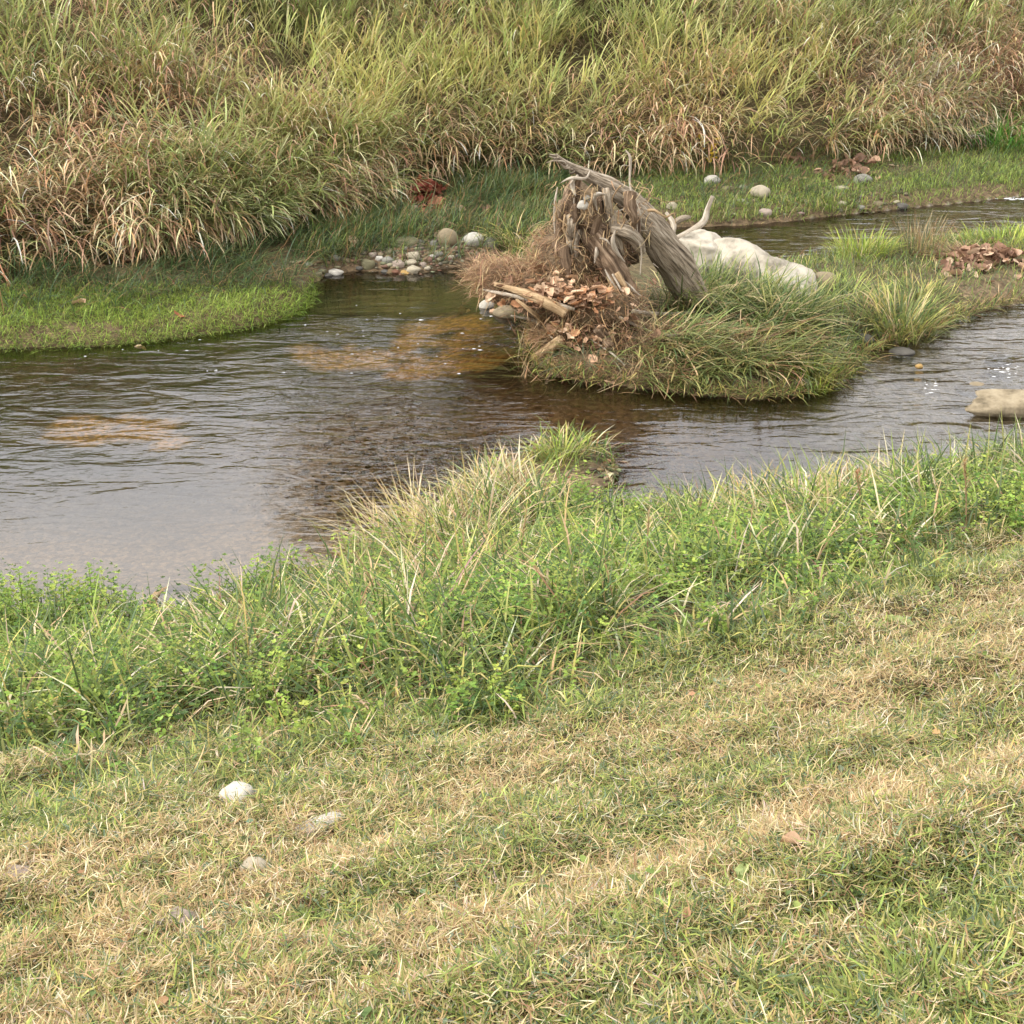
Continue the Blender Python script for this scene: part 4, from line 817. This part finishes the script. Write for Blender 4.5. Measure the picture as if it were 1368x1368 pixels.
# ------------------------------------------------------------------ single tufts and plants
def tuft(name, label, px, py, n, spread, L, W, cols, cat='grass tuft', wts=None, tilt=(.05, .5), droop=(.3, 1.3), azb=None, P=None, seg=4, mat_=None, group=None):
    c = np.array(hit(px, py)) if P is None else np.array(P); r = spread * np.sqrt(rr(0, 1, n)); a = rr(0, 6.28, n)
    Q = np.stack([r * np.cos(a), r * np.sin(a), np.zeros(n)], 1); Q[:, 2] = np.maximum(height(c[0] + Q[:, 0], c[1] + Q[:, 1]), -.02) - c[2] if P is None else RNG.normal(0, .02, n)
    az = a + RNG.normal(0, .5, n)
    if azb is not None: az = np.where(RNG.random(n) < azb[2], RNG.normal(azb[0], azb[1], n), az)
    col = jitter(pick(cols, n, wts), n, .14); bg_ = Bag()
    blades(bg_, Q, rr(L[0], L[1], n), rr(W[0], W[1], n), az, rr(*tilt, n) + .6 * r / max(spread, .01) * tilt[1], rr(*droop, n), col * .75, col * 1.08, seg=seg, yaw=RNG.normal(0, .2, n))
    o = bg_.build(name, mat_ or M_GRASS); o.location = c; return tag(o, label, cat, group)
LIME = [lin(176, 190, 84), lin(150, 172, 66), G_YEL, G_MID]; SEDGE = [lin(112, 126, 74), lin(132, 146, 84), lin(86, 104, 60), lin(160, 160, 98), S_TAN]
tuft('grass_tuft', 'bright green grass tuft on the small mud spit', 748, 618, 130, .12, (.14, .30), (.005, .009), LIME)
tuft('grass_tuft', 'little grey green weed tuft on the mud spit edge', 800, 622, 70, .12, (.05, .12), (.005, .009), [G_BLUE, G_MID, G_DEEP], tilt=(.3, 1.1))
tuft('grass_tuft', 'lime green grass tuft at the front corner of the island', 1082, 508, 260, .20, (.12, .26), (.005, .009), LIME)
tuft('grass_tuft', 'yellow green grass tuft behind the white boulder end', 1152, 340, 260, .32, (.20, .42), (.006, .011), LIME)
tuft('grass_tuft', 'fresh green grass at the muddy end of the island', 1352, 330, 300, .5, (.15, .34), (.006, .011), LIME)
tuft('grass_tuft', 'broad green grass clump between the rushes and the white boulder', 1120, 400, 340, .36, (.16, .36), (.007, .012), [G_MID, G_LIME, G_DEEP], tilt=(.1, .8))
tuft('grass_tuft', 'short grass clump in front of the rushes', 1235, 395, 300, .34, (.12, .28), (.006, .011), [G_MID, G_YEL, G_DEEP], tilt=(.1, .8))
tuft('rush_clump', 'stiff grey brown rush clump beside the leaf drift', 1228, 338, 260, .22, (.25, .48), (.003, .006), [lin(110, 116, 84), S_BRN, S_TAN, lin(92, 100, 72)], 'rush', tilt=(.0, .35), droop=(.0, .5))
tuft('grass_tuft', 'tall pale arching grass at the island waterline', 1205, 440, 300, .28, (.28, .52), (.007, .013), [G_YEL, lin(140, 150, 86), G_DEEP, G_MID, S_TAN])
tuft('grass_tuft', 'dark shaggy grass clump next to the tall arching grass', 1150, 425, 260, .28, (.16, .36), (.006, .011), [G_DEEP, G_BLUE, lin(100, 112, 72), S_BRN], tilt=(.2, .9))
tuft('grass_tuft', 'yellowish drooping grass tuft overhanging left of the stump', 688, 335, 230, .22, (.30, .55), (.008, .014), [G_YEL, lin(150, 156, 92), G_MID, S_TAN, G_DEEP], azb=(-2.2, .7, .6), droop=(.8, 1.9))
tuft('grass_tuft', 'green blades sprouting through the straw below the stump', 790, 480, 120, .24, (.16, .34), (.006, .011), [G_DEEP, G_MID, G_BLUE], P=dhit(790, 478, .05), tilt=(.2, 1.0))
tuft('straw_clump', 'leaning clump of dry straw stalks on the leaf drift', 1290, 345, 260, .22, (.25, .5), (.005, .009), [S_TAN, S_BRN, lin(190, 150, 112)], 'straw', tilt=(.5, 1.2), droop=(.0, .5), azb=(2.7, .4, .7))
tuft('straw_tangle', 'pale grey tangle of dead stalks high on the far bank', 1225, 120, 1900, .85, (.5, 1.0), (.006, .011), [S_GREY, S_PALE, lin(184, 172, 150)], 'dead grass', tilt=(.1, .9), droop=(.3, 2.0))
tuft('grass_tuft', 'emerald green grass clump at the foot of the far bank', 1335, 192, 700, .7, (.35, .7), (.010, .018), [lin(96, 148, 66), lin(110, 158, 72), G_MID])
tuft('dead_shrub', 'reddish brown dead brush on top of the far bank', 1345, 130, 900, .5, (.5, 1.0), (.005, .010), [lin(128, 96, 80), lin(150, 116, 98), S_DARK], 'brush', tilt=(.0, .5), droop=(.0, .7))
tuft('grass_tuft', 'dry tan grass tuft leaning over the near water edge', 560, 735, 330, .3, (.35, .62), (.004, .007), [S_PALE, S_TAN, S_TAN, G_YEL], tilt=(.1, .7), azb=(2.3, .7, .55), droop=(.2, 1.2))
tuft('grass_tuft', 'grey green leafy tuft topping the near bank hump', 650, 668, 180, .2, (.25, .42), (.007, .012), [G_BLUE, G_YEL, S_PALE, lin(150, 156, 110)])
tuft('grass_tuft', 'tuft with golden and green blades in the near fringe', 1010, 690, 150, .16, (.22, .40), (.006, .010), [G_LIME, G_YEL, lin(214, 178, 92), G_MID])
tuft('grass_tuft', 'fine upright green tuft beside the near shallows', 905, 702, 200, .18, (.18, .34), (.004, .008), [G_MID, G_DEEP, G_LIME])
tuft('grass_tuft', 'lone tall green blades in front of the riffle rock', 1320, 668, 26, .12, (.3, .5), (.005, .008), [G_YEL, G_MID], tilt=(.0, .3))
tuft('grass_tuft', 'clump of tall grass at the mown corner of the bank', 1255, 1330, 260, .17, (.05, .13), (.0035, .0065), [lin(152, 166, 84), lin(132, 148, 72), G_YEL, G_MID, G_DEEP], tilt=(.1, .8))
tuft('grass_tuft', 'lush blades growing through the clippings under the dock leaf', 985, 1335, 200, .15, (.05, .12), (.0035, .0065), [lin(152, 166, 84), lin(132, 148, 72), G_YEL, G_MID, G_DEEP], tilt=(.1, .8))
tuft('grass_tuft', 'flattened green tuft beside the pale cobble', 380, 1168, 120, .05, (.08, .15), (.003, .006), [G_MID, G_DEEP, G_LIME], tilt=(.8, 1.3), azb=(.5, .3, .9))
tuft('grass_tuft', 'dry tuft growing over the whitish stone', 365, 1080, 110, .06, (.07, .15), (.003, .006), [S_TAN, G_YEL, G_MID], tilt=(.2, .9))
# long sedge covering the right side of the stump heap
for i, (a, b, n, sp, lb) in enumerate([(905, 400, 240, .26, 'dark green sedge growing against the stump trunk'), (965, 405, 280, .3, 'long arching sedge in front of the white boulder'), (1035, 425, 260, .3, 'sedge with pale tips below the end of the white boulder'), (900, 450, 150, .26, 'sedge sprouting behind the curved pale root')]):
    tuft('sedge_clump', lb, a, b + 8, n, sp, (.35, .72), (.009, .017), SEDGE, 'sedge', tilt=(.1, .8), droop=(.5, 1.6), azb=(-.5, .8, .6), P=at(a, b + 10, .17))
tuft('weed_clump', 'low dark leafy weeds beside the island sedge', 1105, 455, 420, .3, (.06, .16), (.010, .018), [lin(84, 112, 62), lin(100, 128, 72), G_DEEP], 'weeds', tilt=(.3, 1.2), seg=3)
for (a, b, lb) in [(950, 392, 'sedge leaning on the upper end of the white boulder'), (1015, 408, 'green blades crossing the middle of the white boulder'), (1070, 424, 'grass hiding the base of the white boulder end')]:
    tuft('sedge_clump', lb, a, b, 150, .22, (.28, .55), (.008, .014), SEDGE[:4], 'sedge', tilt=(.0, .55), droop=(.2, 1.1), azb=(.4, .8, .5), P=at(a, b, .2))
# flattened flood grass combed along the island front
bag = Bag(); n = 1500; a = 840 + 250 * rr(0, 1, n) ** .8; b = 458 + rr(0, 1, n) * 55 - np.abs(a - 920) * .05; P = np.array([at(p, q, .07 + .0012 * (505 - q)) for p, q in zip(a, b)]); P[:, 2] = np.maximum(P[:, 2], height(P[:, 0], P[:, 1])) + rr(0, .06, n)
bandb = np.exp(-((b - 462) / 9) ** 2) + .7 * (fbm(a / 40, b / 14, 2) > .58)
c = jitter(np.where((RNG.random(n) < .75 * bandb)[:, None], pick([S_BRN, S_TAN, lin(150, 116, 86), S_DARK], n), pick([lin(150, 150, 92), lin(122, 134, 78), lin(168, 158, 100), G_DEEP], n, [4, 3, 2, 2])), n)
blades(bag, P, rr(.15, .55, n), rr(.008, .017, n), RNG.normal(-.7, .65, n), rr(.7, 1.5, n), rr(.2, .9, n), c * .8, c * 1.05, seg=4, yaw=RNG.normal(0, .3, n))
tag(bag.build('flood_grass', M_GRASS), 'long grass combed flat by floods along the island front', 'grass', kind='stuff')
# grass edges trailing in the water round the island
bag = Bag(); pts = np.array(ISL); seg_i = RNG.integers(0, len(pts), 5200); t = rr(0, 1, 5200)[:, None]; P2 = pts[seg_i] * (1 - t) + pts[(seg_i + 1) % len(pts)] * t; P = np.stack([P2[:, 0], P2[:, 1], np.full(len(P2), .03)], 1); px, py = proj(P)
P = P[(px > 690) & (px < 1420)]; P[:, :2] += RNG.normal(0, .05, (len(P), 2)); n = len(P); c = jitter(pick([G_MID, G_DEEP, G_YEL, S_BRN], n), n)
blades(bag, P, rr(.1, .26, n), rr(.005, .010, n), RNG.normal(-1.2, 1.1, n), rr(.3, 1.3, n), rr(.3, 1.1, n), c * .8, c, seg=3)
tag(bag.build('edge_grass', M_GRASS), 'grass trailing over the waterline round the island', 'grass', kind='stuff')
bag = Bag(); pts = np.array(far_ln); n = 3800; k = RNG.integers(0, len(pts) - 1, n); t = rr(0, 1, n)[:, None]; P2 = pts[k] * (1 - t) + pts[k + 1] * t + RNG.normal(0, .06, (n, 2)); P = np.stack([P2[:, 0], P2[:, 1], np.full(n, .02)], 1); px, py = proj(P)
P = P[(px < 425) | ((px > 1060) & (RNG.random(n) < .6))]; n = len(P); c = jitter(pick([lin(150, 178, 72), lin(128, 156, 66), G_MID, G_DEEP], n), n)
blades(bag, P, rr(.05, .16, n), rr(.004, .008, n), RNG.normal(-1.3, 1.0, n), rr(.4, 1.4, n), rr(.1, .9, n), c * .85, c, seg=3)
tag(bag.build('edge_grass', M_GRASS), 'green grass trailing over the far waterline', 'grass', kind='stuff')
# yellow leaved sapling by the far reeds
sp_ = np.array(hit(945, 225)); sap = empty('sapling', sp_, 'tiny sapling with bright yellow leaves before the reeds', 'sapling')
limb('stem', [sp_, sp_ + [.02, 0, .2], sp_ + [-.03, -.03, .42]], [.008, .006, .004], M_STICK, sap, sides=5)
YM = [leaf_mesh(i, c) for i, c in enumerate([(236, 206, 84), (222, 190, 70), (240, 216, 110)])]
for i in range(16):
    o = bpy.data.objects.new('leaf', YM[i % 3]); COL.objects.link(o); o.parent = sap; o.location = (rr(-.12, .10), rr(-.1, .02), .12 + .02 * i); s = rr(.06, .10); o.scale = (s, s, s); o.rotation_euler = (rr(.2, 1.2), rr(-.6, .6), rr(0, 6.28))
# broad dock leaves in the mown slope
GM = [leaf_mesh(i + 20, c) for i, c in enumerate([(160, 172, 112), (136, 150, 90), (172, 182, 128)])]
def leafy(name, px, py, k, size, label, cat='weed'):
    c = np.array(hit(px, py)) + [0, 0, .015]; e = empty(name, c, label, cat)
    for i in range(k):
        a = 6.28 * i / k + rr(-.4, .4); o = bpy.data.objects.new('leaf', GM[i % 3]); COL.objects.link(o); o.parent = e; s = size * rr(.7, 1.2)
        o.scale = (s * .8, s * 1.2, s); o.rotation_euler = (rr(-.1, .3), rr(-.3, .3), a); o.location = (-math.sin(a) * s * .5, math.cos(a) * s * .5, .005)
leafy('dock_plant', 1110, 1088, 4, .055, 'broad leaved dock plant flattened on the mown slope')
leafy('dock_plant', 500, 1290, 3, .04, 'small round leaved weed in the lower clippings')
leafy('dock_plant', 990, 1185, 2, .06, 'grey green torn leaf pair near the orange leaf')
leafy('dock_plant', 1190, 840, 4, .07, 'pale leafed weed at the edge of the mown grass')
leafy('dock_plant', 930, 805, 4, .08, 'round leaved weed in shade of the near fringe')
# tall single stalks
def stalk(px, py, h, lean, label, seedh=True, col=S_TAN):
    c = np.array(hit(px, py)); e = empty('dry_stalk', c, label, 'stalk'); p = [c, c + [lean * .4, 0, h * .5], c + [lean, 0, h]]
    limb('stem', p, [.005, .004, .003], M_STICK, e, sides=5)
    bg_ = Bag(); n = 40; t = rr(.72, 1.03, n)[:, None]; Q = (np.array(p[1]) * (1 - t) * 2 + np.array(p[2]) * (2 * t - 1)) - c
    cc = jitter(col, n); blades(bg_, Q, rr(.02, .05, n), .005, rr(0, 6.28, n), rr(.2, .9, n), rr(0, .5, n), cc, cc, seg=2); bg_.build('seed_head', M_STRAW, e)
stalk(862, 790, .42, .0, 'upright pale seed stalk over the clover')
stalk(1155, 720, .36, -.08, 'rusty seed stalk leaning left toward the riffle', col=lin(170, 120, 84))
stalk(830, 690, .30, -.1, 'thin stalk with a pale flower head over the shallows', col=S_PALE)
stalk(690, 790, .45, .05, 'dry seed stalk rising from the near bank hump')
stalk(1290, 720, .40, -.06, 'dark thin stalk before the tan riffle rock', col=S_BRN)
# upright leafy herb shoots at the near left corner
def shoot(px, py, h, label):
    c = np.array(hit(px, py)); e = empty('herb_shoot', c, label, 'herb'); limb('stem', [c, c + [.01, 0, h * .5], c + [.02, 0, h]], [.004, .0035, .002], noise_stem, e, sides=5)
    bg_ = Bag(); n = 90; k = RNG.integers(3, 12, n); t = k / 11; a = rr(0, 6.28, n); Q = np.stack([.02 * t + .006 * np.cos(a), .006 * np.sin(a), h * t], 1)
    leaf_scatter(bg_, Q, rr(.018, .034, n) * (1.2 - .5 * t), a, rr(-.2, .6, n), rr(-.3, .3, n), jitter(lin(140, 168, 70), n, .12)); bg_.build('leaves', M_LEAF, e)
noise_stem = noise_material('green_stem', lin(96, 112, 56), lin(140, 150, 84), 8, .6, .2)
shoot(35, 850, .42, 'upright herb shoot with whorled leaves at the bank corner')
shoot(128, 855, .46, 'taller herb shoot next to the whorled one at the shore')
shoot(18, 860, .34, 'short herb shoot standing in the clover at the corner')

# ------------------------------------------------------------------ foam flecks and ripples of white water
bag = Bag(); V, F = ico(1)
def foam(n, fx, fy, size):
    for i in range(n):
        p = at(fx(), fy(), 0); s = rr(*size); bag.add(V * np.array([s * rr(.8, 3.2), s, s * .3]) + np.array([p[0], p[1], .002]), [F], np.full((len(V), 3), .8))
foam(34, lambda: rr(0, 680), lambda: rr(395, 500), (.003, .008)); foam(20, lambda: RNG.normal(560, 70), lambda: RNG.normal(440, 35), (.004, .011))
foam(26, lambda: RNG.normal(1338, 14), lambda: RNG.normal(493, 6), (.003, .011)); foam(16, lambda: RNG.normal(1243, 8), lambda: RNG.normal(518, 5), (.003, .010)); foam(40, lambda: rr(1255, 1368), lambda: rr(263, 267), (.006, .02))
tag(bag.build('foam', noise_material('foam_white', (.75, .75, .74), (.85, .85, .84), 20, .6, .2)), 'white foam flecks drifting on the stream', 'foam', kind='stuff')
# muddy gravel bar between the far pebbles
bag = Bag(); V, F = ico(1); n = 1500
GP = np.array([at(RNG.normal(545, 60), RNG.normal(346, 12), .05) if i % 3 else at(rr(860, 1210), RNG.normal(270, 9), .08) for i in range(n)]); GZ = height(GP[:, 0], GP[:, 1])
for i in range(n):
    p = GP[i]; z = GZ[i]; s = rr(.008, .035)
    if z < -.08: continue
    bag.add(V * np.array([s * rr(.8, 1.6), s, s * .6]) * (1 + RNG.normal(0, .12, (len(V), 1))) + np.array([p[0], p[1], z + s * .15]), [F], np.repeat(jitter(pick([lin(140, 128, 104), lin(112, 104, 88), lin(92, 82, 66), lin(128, 104, 84)], 1), 1, .2), len(V), 0))
tag(bag.build('gravel_bar', M_STRAW), 'muddy small gravel between the far shore pebbles', 'gravel', kind='stuff')
# gravel in the shallows
bag = Bag(); V, F = ico(1); n = 2600
GP = np.array([at(RNG.normal(840, 80), RNG.normal(608, 26), -.02) if i % 2 else at(RNG.normal(560, 90), RNG.normal(610, 40), -.05) for i in range(n)]); GZ = height(GP[:, 0], GP[:, 1])
for i in range(n):
    p = GP[i]; z = GZ[i]; s = rr(.008, .026)
    if z > .06: continue
    bag.add(V * np.array([s * rr(.8, 1.5), s, s * .6]) * (1 + RNG.normal(0, .08, (len(V), 1))) + np.array([p[0], p[1], z + s * .2]), [F], np.repeat(jitter(pick([lin(150, 130, 100), lin(112, 100, 80), lin(170, 150, 120), lin(130, 96, 70)], 1), 1, .2), len(V), 0))
tag(bag.build('gravel', M_STRAW), 'fine brown gravel on the bed of the shallows', 'gravel', kind='stuff')

# ------------------------------------------------------------------ tree on the crest of the far bank, mirrored in the pool
def tree(u, s, h, seed, label):
    g = np.random.default_rng(seed); x, y = from_su(s, u); b = np.array([x, y, gz(x, y) - .05]); e = empty('tree', b, label, 'tree', None)
    top = b + [g.uniform(-.3, .3), g.uniform(-.3, .3), h * .75]; mid = (b + top) / 2 + [g.uniform(-.2, .2), 0, 0]
    limb('trunk', [b, mid, top], [.16, .11, .04], M_WOOD, e, sides=10, rough=.15, ribs=.08, seed=seed)
    bg_ = Bag(); N = 15000; C = []
    for i in range(16):
        t = g.uniform(.28, .95); st = b + (top - b) * t; a = g.uniform(0, 6.28); ln = h * .36 * (1.15 - .7 * t); en = st + [math.cos(a) * ln, math.sin(a) * ln, ln * .55]
        limb('limb', [st, (st + en) / 2 + [0, 0, .1], en], [.05, .03, .012], M_WOOD, e, sides=6, rough=.15, seed=seed + i)
        for f in (.5, .75, 1.0): C.append(st + (en - st) * f)
    C.append(top); C = np.array(C); k = RNG.integers(0, len(C), N); Q = C[k] + RNG.normal(0, .38, (N, 3)) * np.array([1, 1, .8])
    leaf_scatter(bg_, Q - b, rr(.08, .16, N), rr(0, 6.28, N), rr(-1.2, .6, N), rr(-.8, .8, N), jitter(pick([lin(120, 118, 60), lin(140, 120, 66), lin(96, 100, 54)], N), N, .2)); bg_.build('crown', M_LEAF, e)
tree(9.2, 23.6, 7.6, 3, 'tall autumn tree with thinning crown on top of the far bank')
tree(11.8, 24.6, 3.6, 8, 'shorter unseen tree added beside the tall one to darken the pool reflection')  # added out of view: its dark reflection lets the sandy bed show
